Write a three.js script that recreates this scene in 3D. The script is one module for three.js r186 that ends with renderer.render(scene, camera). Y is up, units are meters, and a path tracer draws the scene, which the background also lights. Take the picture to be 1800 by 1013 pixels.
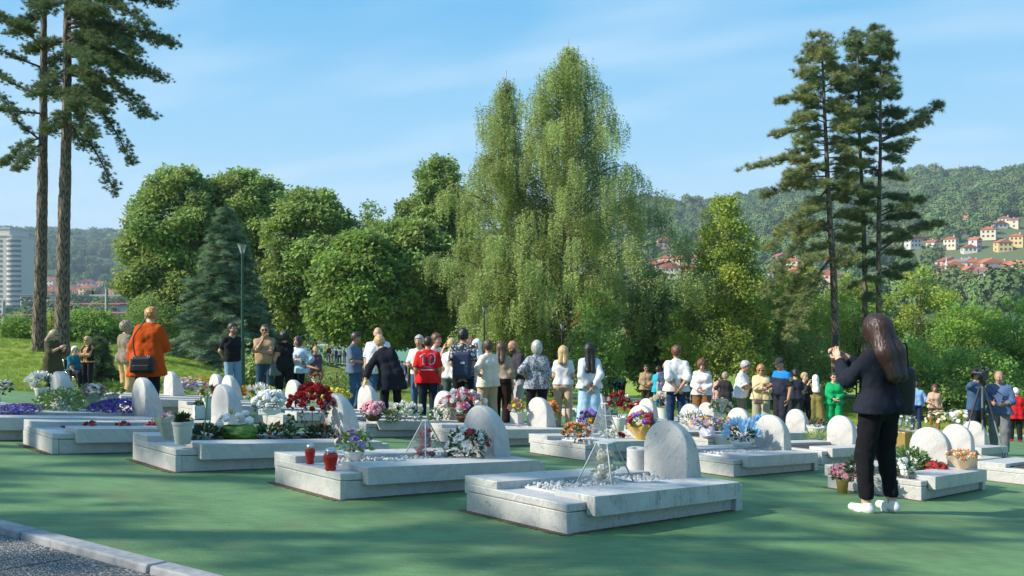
import * as THREE from 'three';
import { mergeGeometries } from 'three/addons/utils/BufferGeometryUtils.js';
import { RoundedBoxGeometry } from 'three/addons/geometries/RoundedBoxGeometry.js';
import { FontLoader } from 'three/addons/loaders/FontLoader.js';
import { createNoise2D, createNoise3D } from 'simplex-noise';

// ---------- camera, sky, sun, exposure ----------
const F = 1400, CY = 0.957, MX = 900, MY = 506.5;          // focal length in photo pixels, eye height over the sloping court
const scene = new THREE.Scene();
const camera = new THREE.PerspectiveCamera(2 * Math.atan(506.5 / F) * 180 / Math.PI, 1024 / 576, 0.05, 8000);
camera.position.set(0, CY, 0);
camera.lookAt(0, CY, -10);
const renderer = new THREE.WebGLRenderer({ antialias: true });
renderer.toneMapping = THREE.LinearToneMapping;
renderer.toneMappingExposure = 1.5;
renderer.shadowMap.enabled = true;
renderer.setSize(1024, 576);
const rng = (s) => () => { s = (s + 0x6d2b79f5) | 0; let t = Math.imul(s ^ (s >>> 15), 1 | s); t = (t + Math.imul(t ^ (t >>> 7), 61 | t)) ^ t; return ((t ^ (t >>> 14)) >>> 0) / 4294967296; };
const n2 = createNoise2D(rng(11)), n3 = createNoise3D(rng(12));
const lerp = (a, b, t) => a + (b - a) * t, clamp = (x, a = 0, b = 1) => Math.min(b, Math.max(a, x));
const smooth = (a, b, x) => { const t = clamp((x - a) / (b - a)); return t * t * (3 - 2 * t); };
const V = (x, y, z) => new THREE.Vector3(x, y, z);
const SUN = V(-0.96, 0, 0.27).normalize().multiplyScalar(Math.cos(0.64)).add(V(0, Math.sin(0.64), 0));
{
  const w = 1024, h = 512, data = new Float32Array(w * h * 4);
  const stops = [[-90, .10, .12, .09], [-3, .16, .18, .16], [0, .52, .66, .76], [4, .42, .60, .74], [10, .255, .485, .68], [20, .125, .37, .62], [45, .085, .29, .56], [90, .07, .24, .50]];
  for (let j = 0; j < h; j++) {
    const e = ((j + .5) / h - .5) * 180;
    let k = 0; while (k < stops.length - 2 && stops[k + 1][0] < e) k++;
    const A = stops[k], B = stops[k + 1], t = smooth(A[0], B[0], e) * .4 + clamp((e - A[0]) / (B[0] - A[0])) * .6;
    for (let i = 0; i < w; i++) {
      const az = ((i + .5) / w - .5) * 2 * Math.PI, o = (j * w + i) * 4, ce = Math.cos(e * Math.PI / 180);
      const dx = Math.cos(az) * ce, dz = Math.sin(az) * ce, dy = Math.sin(e * Math.PI / 180);
      let c = 0;
      if (e > 0) {                                        // thin high cirrus, drawn out along one direction
        const q = 1 / (dy + .12), X = dx * q, Z = dz * q, a = X * .8 + Z * .35, b = Z * .8 - X * .35;
        const s = .55 * n2(a * .55 + 3, b * 1.7) + .3 * n2(a * 1.3, b * 4.2 + 9) + .15 * n2(a * 3, b * 9);
        c = clamp(s * .9 + .12) * .34 * smooth(0, 5, e);
      }
      const sunny = Math.pow(Math.max(0, dx * SUN.x + dy * SUN.y + dz * SUN.z), 6) * .35;
      for (let n = 0; n < 3; n++) data[o + n] = lerp(lerp(A[n + 1], B[n + 1], t), [.66, .74, .80][n], c) + (e > 0 ? sunny * [1, .95, .85][n] : 0);
      data[o + 3] = 1;
    }
  }
  const t = new THREE.DataTexture(data, w, h, THREE.RGBAFormat, THREE.FloatType);
  t.mapping = THREE.EquirectangularReflectionMapping; t.magFilter = THREE.LinearFilter; t.needsUpdate = true;
  scene.background = t; scene.environment = t;
}
const sun = new THREE.DirectionalLight(new THREE.Color(1, .93, .8), 4.8);
sun.target.position.set(0, 0, -12); sun.position.copy(SUN).multiplyScalar(60).add(sun.target.position); sun.castShadow = true; sun.shadow.radius = 1;
sun.shadow.mapSize.set(4096, 4096);
Object.assign(sun.shadow.camera, { left: -60, right: 60, top: 60, bottom: -60, near: 1, far: 200 });
scene.add(sun, sun.target);
scene.fog = new THREE.FogExp2(new THREE.Color(.66, .8, .98), 0.00022);

// ---------- helpers ----------
const taken = new Map();
const numbered = (name) => { const n = taken.get(name) ?? 0; taken.set(name, n + 1); return n ? name + '_' + String(n).padStart(3, '0') : name; };
function tag(o, label, category, group, kind) {
  if (label) o.userData.label = label; if (category) o.userData.category = category; if (group) o.userData.group = group; if (kind) o.userData.kind = kind;
  return o;
}
function thing(name, label, category, pos, turn = 0, group) {
  const o = new THREE.Group(); o.name = numbered(name); scene.add(o);
  if (pos) o.position.copy(pos); o.rotation.y = turn;
  return tag(o, label, category, group);
}
function part(name, geo, mat, parent, kind) {
  const m = new THREE.Mesh(geo, mat); m.name = name; m.castShadow = m.receiveShadow = true; parent.add(m);
  if (kind) m.userData.kind = kind;
  return m;
}
function structure(name, geo, mat, label, category) { const m = part(numbered(name), geo, mat, scene, 'structure'); return tag(m, label, category); }
function stamp(name, geo, mat, mats4, colors, parent, kind = 'stuff') {   // many tiny pieces of one part
  const m = new THREE.InstancedMesh(geo, mat, mats4.length); m.name = name; m.castShadow = m.receiveShadow = true;
  mats4.forEach((a, i) => m.setMatrixAt(i, a));
  if (colors) colors.forEach((c, i) => m.setColorAt(i, c));
  m.userData.kind = kind; parent.add(m); return m;
}
const mat = (c, roughness = .8, extra = {}) => { const m = new THREE.MeshPhysicalMaterial({ roughness, ...extra }); if (Array.isArray(c)) m.color.setRGB(...c); else m.color.set(c); return m; };
const cache = new Map(), memo = (k, f) => { if (!cache.has(k)) cache.set(k, f()); return cache.get(k); };
const plain = (c, r = .8) => memo('m' + c + r, () => mat(c, r));
const lin = (hex) => { const c = new THREE.Color(hex); return [c.r, c.g, c.b]; };
// a computed tile: fn(u, v) in 0..1 returns linear rgb
function tile(size, fn, srgb = true) {
  const d = new Uint8Array(size * size * 4), enc = (x) => 255 * clamp(srgb ? (x <= .0031308 ? 12.92 * x : 1.055 * Math.pow(x, 1 / 2.4) - .055) : x);
  for (let j = 0; j < size; j++) for (let i = 0; i < size; i++) { const c = fn(i / size, j / size), o = (j * size + i) * 4; d[o] = enc(c[0]); d[o + 1] = enc(c[1]); d[o + 2] = enc(c[2]); d[o + 3] = 255; }
  const t = new THREE.DataTexture(d, size, size); t.wrapS = t.wrapT = THREE.RepeatWrapping; t.magFilter = THREE.LinearFilter; t.minFilter = THREE.LinearMipmapLinearFilter; t.generateMipmaps = true;
  if (srgb) t.colorSpace = THREE.SRGBColorSpace; t.needsUpdate = true; return t;
}
// tiling noise on a torus of circumference 1
const wrapN = (u, v, f, s = 0) => { const a = u * 6.28318, b = v * 6.28318, r = f / 6.28318; return n3(Math.cos(a) * r + s, Math.sin(a) * r + Math.cos(b) * r * .9, Math.sin(b) * r - s) ; };
const rep = (t, x, y = x) => { const c = t.clone(); c.repeat.set(x, y); c.needsUpdate = true; return c; };
const M4 = (p, q, s) => new THREE.Matrix4().compose(p, q, typeof s === 'number' ? V(s, s, s) : s);
const Q = (x, y, z) => new THREE.Quaternion().setFromEuler(new THREE.Euler(x, y, z, 'YXZ'));
const QID = new THREE.Quaternion(), UP = V(0, 1, 0);
function bake(geo, { p = [0, 0, 0], r = [0, 0, 0], s = [1, 1, 1] } = {}) { return geo.applyMatrix4(M4(V(...p), Q(...r), V(...s))); }
const box = (w, h, d, p, r) => bake(new THREE.BoxGeometry(w, h, d), { p, r });
const rbox = (w, h, d, p, r, rad = .01, seg = 1) => bake(new RoundedBoxGeometry(w, h, d, seg, rad), { p, r });
function bar(a, b, ra, rb = ra, seg = 6) {                  // tapered rod between two points
  const d = b.clone().sub(a), g = new THREE.CylinderGeometry(rb, ra, d.length(), seg, 1);
  return g.applyMatrix4(M4(a.clone().add(b).multiplyScalar(.5), new THREE.Quaternion().setFromUnitVectors(UP, d.normalize()), 1));
}
const tube = (pts, r, seg = 12, rad = 6) => new THREE.TubeGeometry(new THREE.CatmullRomCurve3(pts), seg, r, rad);
const strip = (g) => { const o = g.index ? g.toNonIndexed() : g; for (const k of Object.keys(o.attributes)) if (!['position', 'normal', 'uv'].includes(k)) o.deleteAttribute(k); return o; };
const join = (list) => mergeGeometries(list.map(strip));
// box-mapped uv in metres from positions and normals (the mesh's own frame)
function boxUV(g, k = 1) {
  g = g.index ? g.toNonIndexed() : g; g.computeVertexNormals();
  const p = g.attributes.position, n = g.attributes.normal, uv = new Float32Array(p.count * 2);
  for (let i = 0; i < p.count; i++) {
    const ax = Math.abs(n.getX(i)), ay = Math.abs(n.getY(i)), az = Math.abs(n.getZ(i));
    uv[2 * i] = (ax > ay && ax > az ? p.getZ(i) : p.getX(i)) * k; uv[2 * i + 1] = (ay >= ax && ay >= az ? p.getZ(i) : p.getY(i)) * k;
  }
  g.setAttribute('uv', new THREE.BufferAttribute(uv, 2)); return g;
}

// ---------- the lie of the land ----------
const farTable = [[-900, [[150, -16], [300, -22], [700, -20], [1000, -4], [1500, 70], [1900, 100], [2600, 90]]], [-230, [[150, -14], [900, -12], [1600, 60], [2500, 205], [3000, 180]]],
  [240, [[150, -11], [420, -6], [760, 42], [1050, 104], [1500, 90]]], [900, [[150, -11], [370, -4], [480, 4], [700, 44], [1000, 124], [1500, 115]]]];
const table = (t, d) => { let k = 0; while (k < t.length - 2 && t[k + 1][0] < d) k++; return lerp(t[k][1], t[k + 1][1], clamp((d - t[k][0]) / (t[k + 1][0] - t[k][0]))); };
function farY(u, d) {
  u = clamp(u, -900, 900); let k = 0; while (k < 2 && farTable[k + 1][0] < u) k++;
  const [a, ta] = farTable[k], [b, tb] = farTable[k + 1];
  return lerp(table(ta, d), table(tb, d), smooth(a, b, u) * .5 + clamp((u - a) / (b - a)) * .5);
}
function G(x, d) {                                          // ground height; x to the right, d away from the camera
  let y = -.0628 * x - .1136 * d;
  y += 1.25 * smooth(-8, -15, x) * smooth(25.5, 34, d) - .22 * smooth(-7, -11, x) * smooth(17, 21, d) * (1 - smooth(25, 29, d));
  y += 1.3 * smooth(10, 16, x) * smooth(36, 54, d);
  const r = Math.hypot(x, d);
  if (r > 95) {
    const az = Math.atan2(x, d), u = F * Math.tan(clamp(az, -1.2, 1.2)), t = smooth(95, 190, r);
    const hump = r > 250 ? (9 * n2(x / 190, d / 190) + 3.5 * n2(x / 60 + 9, d / 60)) * smooth(300, 800, r) : 0;
    y = lerp(Math.max(y, -16), farY(u, r) + hump, t);
  }
  return y;
}
const at = (px, py, d) => V((px - MX) / F * d, CY - (py - MY) / F * d, -d);          // the point seen at a photo pixel, d metres away
function depthOf(px, py, h, d0 = 3, d1 = 140) {             // how far away something of height h must stand so that its top is seen there
  const f = (d) => CY - (py - MY) / F * d - G((px - MX) / F * d, d) - h;
  let a = f(d0); for (let d = d0; d < d1; d += .1) { const b = f(d + .1); if (a * b <= 0) return d + .1 * a / (a - b || 1); a = b; }
  return null;
}
const foot = (x, d) => V(x, G(x, d), -d);                   // a point on the ground
const down = (px, d) => foot((px - MX) / F * d, d);
// ---------- ground, court, paths ----------
const courtNear = (x) => Math.max(-4, 4.34 - (x + 2.79) * .558), courtFar = (x) => 18.6 + (x + 14) * .3;
const grassTile = tile(512, (u, v) => { const a = .5 + .5 * wrapN(u, v, 9), b = .5 + .5 * wrapN(u, v, 60, 3), c = .5 + .5 * wrapN(u, v, 150, 7); const t = .35 * a + .35 * b + .3 * c; return [lerp(.55, 1.0, t), lerp(.62, 1.0, t), lerp(.4, .9, t * t)]; });
{
  const rings = 150, secs = 320, pos = [], col = [], uv = [], idx = [], rr = [0];
  for (let i = 0; i < rings; i++) rr.push(1.2 * Math.pow(3400 / 1.2, i / (rings - 1)));
  for (const r of rr) for (let s = 0; s <= secs; s++) {
    const a = s / secs * Math.PI * 2, x = r * Math.sin(a), d = r * Math.cos(a), onCourt = d > courtNear(x) - 6 && d < courtFar(x) + 3 && x > -30 && x < 30;
    pos.push(x, G(x, d) - (onCourt ? .05 : 0), -d); uv.push(x / 2.5, d / 2.5);
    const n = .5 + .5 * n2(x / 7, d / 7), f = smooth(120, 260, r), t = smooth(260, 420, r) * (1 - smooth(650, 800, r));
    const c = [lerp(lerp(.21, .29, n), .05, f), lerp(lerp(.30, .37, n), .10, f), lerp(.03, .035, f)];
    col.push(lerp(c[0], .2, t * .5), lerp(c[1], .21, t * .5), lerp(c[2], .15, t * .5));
  }
  const w = secs + 1;
  for (let i = 0; i < rr.length - 1; i++) for (let s = 0; s < secs; s++) { const a = i * w + s; idx.push(a, a + 1, a + w, a + 1, a + w + 1, a + w); }
  const g = new THREE.BufferGeometry(); g.setAttribute('position', new THREE.Float32BufferAttribute(pos, 3)); g.setAttribute('color', new THREE.Float32BufferAttribute(col, 3)); g.setAttribute('uv', new THREE.Float32BufferAttribute(uv, 2)); g.setIndex(idx); g.computeVertexNormals();
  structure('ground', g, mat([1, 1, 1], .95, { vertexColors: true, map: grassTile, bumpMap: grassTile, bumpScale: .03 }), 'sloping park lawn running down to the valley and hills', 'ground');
}
function sheet(name, x0, x1, nx, near, far, nd, lift, material, label, category, uvs = 1) {
  const pos = [], uv = [], idx = [];
  for (let i = 0; i <= nx; i++) for (let j = 0; j <= nd; j++) { const x = lerp(x0, x1, i / nx), d = lerp(near(x), far(x), j / nd); pos.push(x, G(x, d) + lift, -d); uv.push(x * uvs, d * uvs); }
  for (let i = 0; i < nx; i++) for (let j = 0; j < nd; j++) { const a = i * (nd + 1) + j, b = a + nd + 1; idx.push(a, b, a + 1, b, b + 1, a + 1); }
  const g = new THREE.BufferGeometry(); g.setAttribute('position', new THREE.Float32BufferAttribute(pos, 3)); g.setAttribute('uv', new THREE.Float32BufferAttribute(uv, 2)); g.setIndex(idx); g.computeVertexNormals();
  return structure(name, g, material, label, category);
}
const rubber = tile(1024, (u, v) => {
  const sw = wrapN(u + .02 * wrapN(u, v, 4, 2), v, 14, 5), f = wrapN(u, v, 120, 1), g = wrapN(u, v, 260, 8), b = wrapN(u, v, 3, 11), st = wrapN(u * .25, v, 60, 4);
  const k = 1 + .12 * sw + .05 * f + .04 * g + .17 * b + .13 * st, w = f + g > 1.42 ? .12 : 0, dirt = smooth(.35, .9, wrapN(u, v, 6, 21) + .35 * f) * .45;
  return [lerp(.105 * k + w, .13, dirt), lerp(.205 * k + w, .16, dirt), lerp(.075 * k + w, .07, dirt)];
});
const rubberBump = tile(512, (u, v) => { const k = .5 + .25 * wrapN(u, v, 170, 2) + .2 * wrapN(u, v, 60, 9); return [k, k, k]; }, false);
sheet('court', -27, 27, 54, courtNear, courtFar, 24, .004, mat([1, 1, 1], .72, { map: rep(rubber, 1 / 3.4), bumpMap: rep(rubberBump, 1.1), bumpScale: .003 }), 'green rubbery surface laid round all the graves', 'court surface');
const concrete = tile(512, (u, v) => { const k = 1 + .12 * wrapN(u, v, 6) + .14 * wrapN(u, v, 40, 3) + .12 * wrapN(u, v, 140, 5); return [.40 * k, .385 * k, .35 * k]; });
const concreteMat = mat([1, 1, 1], .9, { map: rep(concrete, .6), bumpMap: rep(concrete, .6), bumpScale: .004 });
sheet('path', -27, 27, 54, (x) => courtFar(x) + .1, (x) => courtFar(x) + 2.4, 4, .008, concreteMat, 'pale paved path behind the last row of graves', 'path');
sheet('path', 2, 26, 24, (x) => 47 + x * .1, (x) => 58 + x * .1, 6, .03, concreteMat, 'broad pale path crossing the lawn beyond the visitors', 'path');
sheet('plaza', -30, -1, 30, () => 66, () => 92, 10, .05, concreteMat, 'pale paved square with a crowd behind the trees', 'square');
// kerb of one-metre stones and washed-pebble paving slabs in the near corner
{
  const K = [-2.44, 4.10], e = [.873, -.487], n = [.487, .873];                    // along the kerb, away from the camera
  const q = (s, t) => [K[0] + e[0] * s + n[0] * t, K[1] + e[1] * s + n[1] * t];
  const slopeQ = (() => { const a = q(0, 0), b = q(1, 0), c = q(0, 1); const X = V(b[0] - a[0], G(...b) - G(...a), -(b[1] - a[1])).normalize(), Z = V(a[0] - c[0], G(...a) - G(...c), c[1] - a[1]).normalize(), Y = Z.clone().cross(X).normalize(); return new THREE.Quaternion().setFromRotationMatrix(new THREE.Matrix4().makeBasis(X, Y, X.clone().cross(Y))); })();
  const kerb = thing('kerb', 'grey stone kerb between green court and pebble paving', 'kerb'); kerb.userData.kind = 'structure';
  const kt = tile(256, (u, v) => { const k = 1 + .15 * wrapN(u, v, 8) + .18 * wrapN(u, v, 70, 3); return [.30 * k, .30 * k, .305 * k]; });
  const km = mat([1, 1, 1], .9, { map: rep(kt, 2), bumpMap: rep(kt, 2), bumpScale: .003 }), kg = boxUV(new RoundedBoxGeometry(.985, .16, .105, 2, .01)), r = rng(5);
  for (let s = -6; s < 5; s++) { const [x, d] = q(s + .5, -.052), m = part('kerb_stone', kg, km, kerb); m.position.set(x, G(x, d) - .055 + .004 * r(), -d); m.quaternion.copy(slopeQ).multiply(Q(0, (r() - .5) * .006, 0)); }
  const pt = tile(1024, (u, v) => { const c = wrapN(u, v, 130, 3), b = wrapN(u, v, 75, 9), k = .5 + .5 * wrapN(u, v, 210, 1), s = smooth(.12, .5, c * .7 + b * .6); return [lerp(.055, .42 + .25 * k, s), lerp(.055, .40 + .24 * k, s), lerp(.056, .36 + .24 * k, s)]; });
  const pm = mat([1, 1, 1], .85, { map: pt, bumpMap: pt, bumpScale: .006 }), pave = thing('paving', 'dark pebble-dashed paving slabs in the near corner', 'paving'); pave.userData.kind = 'structure';
  const sg = boxUV(new RoundedBoxGeometry(.492, .08, .492, 1, .006));
  for (let s = -10; s < 8; s++) for (let t = 0; t < 7; t++) { const [x, d] = q(s * .5 + .3, -.11 - .25 - t * .5), m = part('slab', sg, pm, pave); m.position.set(x, G(x, d) - .045 + .004 * r(), -d); m.quaternion.copy(slopeQ).multiply(Q(0, Math.floor(r() * 4) * Math.PI / 2, 0)); }
}

// ---------- trees ----------
const leafMat = (c, t = .35) => mat(c, .85, { transmission: t, side: THREE.DoubleSide, specularIntensity: .5 });
function leafClump(n, R, len, wid, seed, flat = 1) {        // n small folded leaves in a ball
  const r = rng(seed), pos = [];
  for (let i = 0; i < n; i++) {
    const p = V(r() * 2 - 1, (r() * 2 - 1) * flat, r() * 2 - 1); if (p.length() > 1) p.normalize(); p.multiplyScalar(R);
    const q = Q((r() - .3) * 1.9, r() * 6.28, (r() - .5) * 1.2), l = len * lerp(.7, 1.25, r()), w = wid * lerp(.7, 1.2, r());
    const c = [[0, 0, 0], [-w / 2, .12 * w, l * .45], [0, -.05 * w, l], [w / 2, .12 * w, l * .45]].map((a) => V(...a).applyQuaternion(q).add(p));
    for (const k of [0, 1, 2, 0, 2, 3]) pos.push(c[k].x, c[k].y, c[k].z);
  }
  const g = new THREE.BufferGeometry(); g.setAttribute('position', new THREE.Float32BufferAttribute(pos, 3)); g.computeVertexNormals(); return g;
}
function tuft(n, L, w, seed, up = .25) {                     // a brush of needles
  const r = rng(seed), pos = [];
  for (let i = 0; i < n; i++) {
    const a = r() * 6.28, e = Math.asin(lerp(-.55, 1, r())) * .9 + up, d = V(Math.cos(a) * Math.cos(e), Math.sin(e), Math.sin(a) * Math.cos(e)), s = V(r() - .5, r() - .5, r() - .5).cross(d).normalize().multiplyScalar(w / 2), l = L * lerp(.7, 1.1, r());
    const b = d.clone().multiplyScalar(L * .08), t = d.clone().multiplyScalar(l);
    for (const v of [b.clone().sub(s), b.clone().add(s), t]) pos.push(v.x, v.y, v.z);
  }
  const g = new THREE.BufferGeometry(); g.setAttribute('position', new THREE.Float32BufferAttribute(pos, 3)); g.computeVertexNormals(); return g;
}
const barkMat = memo('bark', () => { const t = tile(256, (u, v) => { const k = .5 + .5 * wrapN(u, v * .35, 30, 2) + .3 * wrapN(u, v, 60, 8); return [lerp(.055, .20, k), lerp(.045, .155, k), lerp(.035, .12, k)]; }); return mat([1, 1, 1], .95, { map: t, bumpMap: t, bumpScale: .03 }); });
const pineBark = memo('pbark', () => { const t = tile(256, (u, v) => { const k = clamp(.45 + .75 * wrapN(u, v * .5, 9, 2) + .35 * wrapN(u, v, 26, 8)); return [lerp(.035, .23, k), lerp(.028, .175, k), lerp(.024, .135, k)]; }); return mat([1, 1, 1], .95, { map: t, bumpMap: t, bumpScale: .05 }); });
const darkBark = memo('dbark', () => mat([.055, .042, .032], .95)), birchBark = memo('bbark', () => { const t = tile(256, (u, v) => { const k = smooth(.25, .55, wrapN(u * .5, v, 26, 3)); return [lerp(.55, .07, k), lerp(.53, .06, k), lerp(.48, .05, k)]; }); return mat([1, 1, 1], .8, { map: t }); });
function limb(pts, r0, r1, rad = 7, seg = 14, bump = 0) {              // tapered curved tube with bark uv in metres
  const c = new THREE.CatmullRomCurve3(pts), g = new THREE.TubeGeometry(c, seg, 1, rad), p = g.attributes.position, uv = g.attributes.uv, L = c.getLength();
  for (let i = 0; i <= seg; i++) { const o = c.getPointAt(i / seg), r = lerp(r0, r1, i / seg) ; for (let j = 0; j <= rad; j++) { const k = i * (rad + 1) + j, a = j / rad * 6.2832, w = bump ? 1 + bump * (n3(Math.cos(a) * 1.6, Math.sin(a) * 1.6, i / seg * L * 1.4) + .6 * n3(Math.cos(a) * 4, Math.sin(a) * 4, i / seg * L * 3)) : 1; p.setXYZ(k, o.x + (p.getX(k) - o.x) * r * w, o.y + (p.getY(k) - o.y) * r * w, o.z + (p.getZ(k) - o.z) * r * w); uv.setXY(k, j / rad * Math.max(1, Math.round(r0 * 6)), i / seg * L); } }
  if (bump) g.computeVertexNormals(); return g;
}
const tint = (r, v, h = .1) => { const k = lerp(1 - v, 1 + v, r()); return new THREE.Color(k * lerp(1 - h, 1 + h, r()), k, k * lerp(1 - h, 1 + h, r())); };
// leaf clumps through the outer part of a set of lobes [x, y, z, rx, ry, rz]
function fillLobes(lobes, per, r, sMin, sMax, droop = 0) {
  const m = [], c = [];
  for (const [x, y, z, a, b, e, shade = 1] of lobes) {
    const n = Math.round(per * (a * b + b * e + a * e) / 3), tone = lerp(.8, 1.2, r()), yel = lerp(.9, 1.12, r());
    for (let i = 0; i < n; i++) {
      const p = V(r() * 2 - 1, r() * 2 - 1, r() * 2 - 1); if (p.lengthSq() > 1 || p.lengthSq() < .01) { i--; continue; }
      const l = p.length(); p.multiplyScalar(Math.pow(l, .45) / l * lerp(.6, 1.22, r()));
      const s = lerp(sMin, sMax, r());
      m.push(M4(V(x + p.x * a, y + p.y * b - droop * r(), z + p.z * e), Q((r() - .5) * .9, r() * 6.28, (r() - .5) * .9), s));
      const k = tone * lerp(.75, 1.2, r()); c.push(new THREE.Color(k * yel * lerp(.9, 1.1, r()), k, k * lerp(.8, 1.1, r())));
    }
  }
  return [m, c];
}
const clumpA = leafClump(15, .42, .25, .2, 3), clumpB = leafClump(16, .30, .14, .11, 4), clumpS = leafClump(14, .16, .085, .055, 5), clumpBig = leafClump(14, .5, .3, .24, 6);
// a broad-leaved tree: trunk, limbs that carry lobes of foliage, profile(t) is its half width over the crown's height
function broadleaf(o) {
  const r = rng(o.seed), base = foot(o.x, o.d); if (o.sink) base.y -= o.sink;
  const H = o.top - base.y, cb = o.clear * H, t = thing(o.name, o.label, 'tree', base, 0, o.group), lobes = [], limbs = [], prof = o.profile ?? ((s) => Math.pow(Math.sin(Math.PI * clamp(s * .86 + .12)), .6));
  const n = o.lobes;
  for (let i = 0; i < n; i++) {
    const s = (i + r()) / n, w = o.half * prof(s), a = i * 2.4 + r(), out = w * lerp(.25, .82, Math.sqrt(r())), y = cb + s * (H - cb), k = lerp(.26, .46, r()) * Math.max(w, o.half * .35) * (o.lobeK ?? 1);
    const L = [Math.sin(a) * out + (o.lean ?? 0) * s, Math.min(y, H - k * .75), Math.cos(a) * out * .9, k, k * lerp(.65, .9, r()), k];
    lobes.push(L);
    if (i % 2 === 0) { const y0 = cb * .7 + (L[1] - cb * .7) * .45; limbs.push(limb([V((o.lean ?? 0) * s * .4, y0, 0), V(L[0] * .5, lerp(y0, L[1], .65), L[2] * .5), V(L[0], L[1], L[2])], .022 * H * .35, .015, 5, 6)); }
  }
  for (const e of o.extra ?? []) lobes.push(e);
  part('trunk', limb([V(0, -.3, 0), V(.05, H * .25, .03), V((o.lean ?? 0) * .4, H * .55, -.05), V((o.lean ?? 0) * .8, H * .88, 0)], o.trunk ?? H * .02, .03, 9, 14), o.bark ?? barkMat, t);
  part('limbs', mergeGeometries(limbs), o.bark ?? barkMat, t);
  const [m, c] = fillLobes(lobes, o.per ?? 60, r, .75, 1.35, o.droop ?? 0);
  stamp('crown', o.clump ?? clumpA, o.leaf, m, c, t);
  return t;
}
const yAt = (py, d) => CY - (py - MY) / F * d, xAt = (px, d) => (px - MX) / F * d;
const linden = leafMat([.29, .40, .11], .5), bright = leafMat([.36, .46, .085], .52), fresh = leafMat([.27, .41, .09], .52), birchLeaf = leafMat([.41, .50, .19], .5);
const tree = (name, label, px, topPx, halfPx, d, extra) => broadleaf({ name, label, x: xAt(px, d), d, top: yAt(topPx, d), half: halfPx / F * d, clear: .14, lobes: 30, seed: Math.round(px * 7 + topPx), leaf: linden, ...extra });
tree('linden_tree', 'tall linden at the far end of the tree row, beside the town view', 314, 296, 104, 58, { lobes: 120, per: 95, lobeK: .68, clear: .04 });
tree('linden_tree', 'broad linden rising straight behind the blue spruce and lamp post', 432, 300, 120, 61, { lobes: 120, per: 95, lobeK: .68, clear: .04 });
tree('linden_tree', 'dark linden between the blue spruce and the low pale lindens', 552, 334, 104, 57, { lobes: 96, per: 95, lobeK: .68, clear: .2, leaf: linden });
tree('linden_tree', 'linden filling the gap behind the spruce top', 375, 318, 80, 65, { lobes: 70, per: 85, lobeK: .7, clear: .04 });
tree('linden_tree', 'linden filling the gap right of the spruce', 500, 338, 74, 64, { lobes: 66, per: 85, lobeK: .7, clear: .1 });
tree('linden_tree', 'small linden top showing in the gap over the row', 652, 356, 46, 78, { lobes: 26, per: 60 });
tree('linden_tree', 'low pale linden standing over the crowd on the square', 632, 408, 100, 50, { lobes: 84, per: 100, lobeK: .7, clear: .3, leaf: fresh });
tree('linden_tree', 'low shaded linden left of the weeping birches', 722, 388, 104, 53, { lobes: 84, per: 100, lobeK: .7, clear: .27 });
tree('linden_tree', 'tall narrow linden touching the weeping birches', 772, 276, 84, 63, { lobes: 96, per: 90, lobeK: .75, clear: .16 });
tree('maple_tree', 'dark full tree at the right foot of the birches', 1150, 476, 66, 47, { lobes: 26, per: 80, leaf: linden, clear: .05 });
tree('maple_tree', 'dark shaded tree under the branches of the birches', 905, 500, 78, 52, { lobes: 26, per: 70, leaf: linden, clear: .05 });
{ const t = tree('rowan_tree', 'low round tree dotted with orange flower heads before birches', 1050, 512, 62, 37, { lobes: 26, per: 90, leaf: fresh, clump: clumpB, clear: .12 });
  const r = rng(88), g = leafClump(9, .09, .07, .06, 8), m = [], H = yAt(512, 37) - G(xAt(1050, 37), 37);
  for (let i = 0; i < 60; i++) { const a = r() * 6.28, s = r(), w = 1.45 * Math.sin(Math.PI * (s * .8 + .15)); m.push(M4(V(Math.sin(a) * w, H * lerp(.3, .95, s), Math.cos(a) * w), Q(r(), r() * 6, 0), lerp(.8, 1.4, r()))); }
  stamp('blossom', g, mat([.45, .13, .04], .8), m, null, t); }
tree('poplar_tree', 'slender yellow-green tree with pale trunk right of the birches', 1272, 346, 100, 42, { lobes: 100, per: 95, lobeK: .72, leaf: bright, clump: clumpB, bark: birchBark, trunk: .15, clear: .2, profile: (s) => Math.pow(1 - s, .55) * .95 + .08 });
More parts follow.
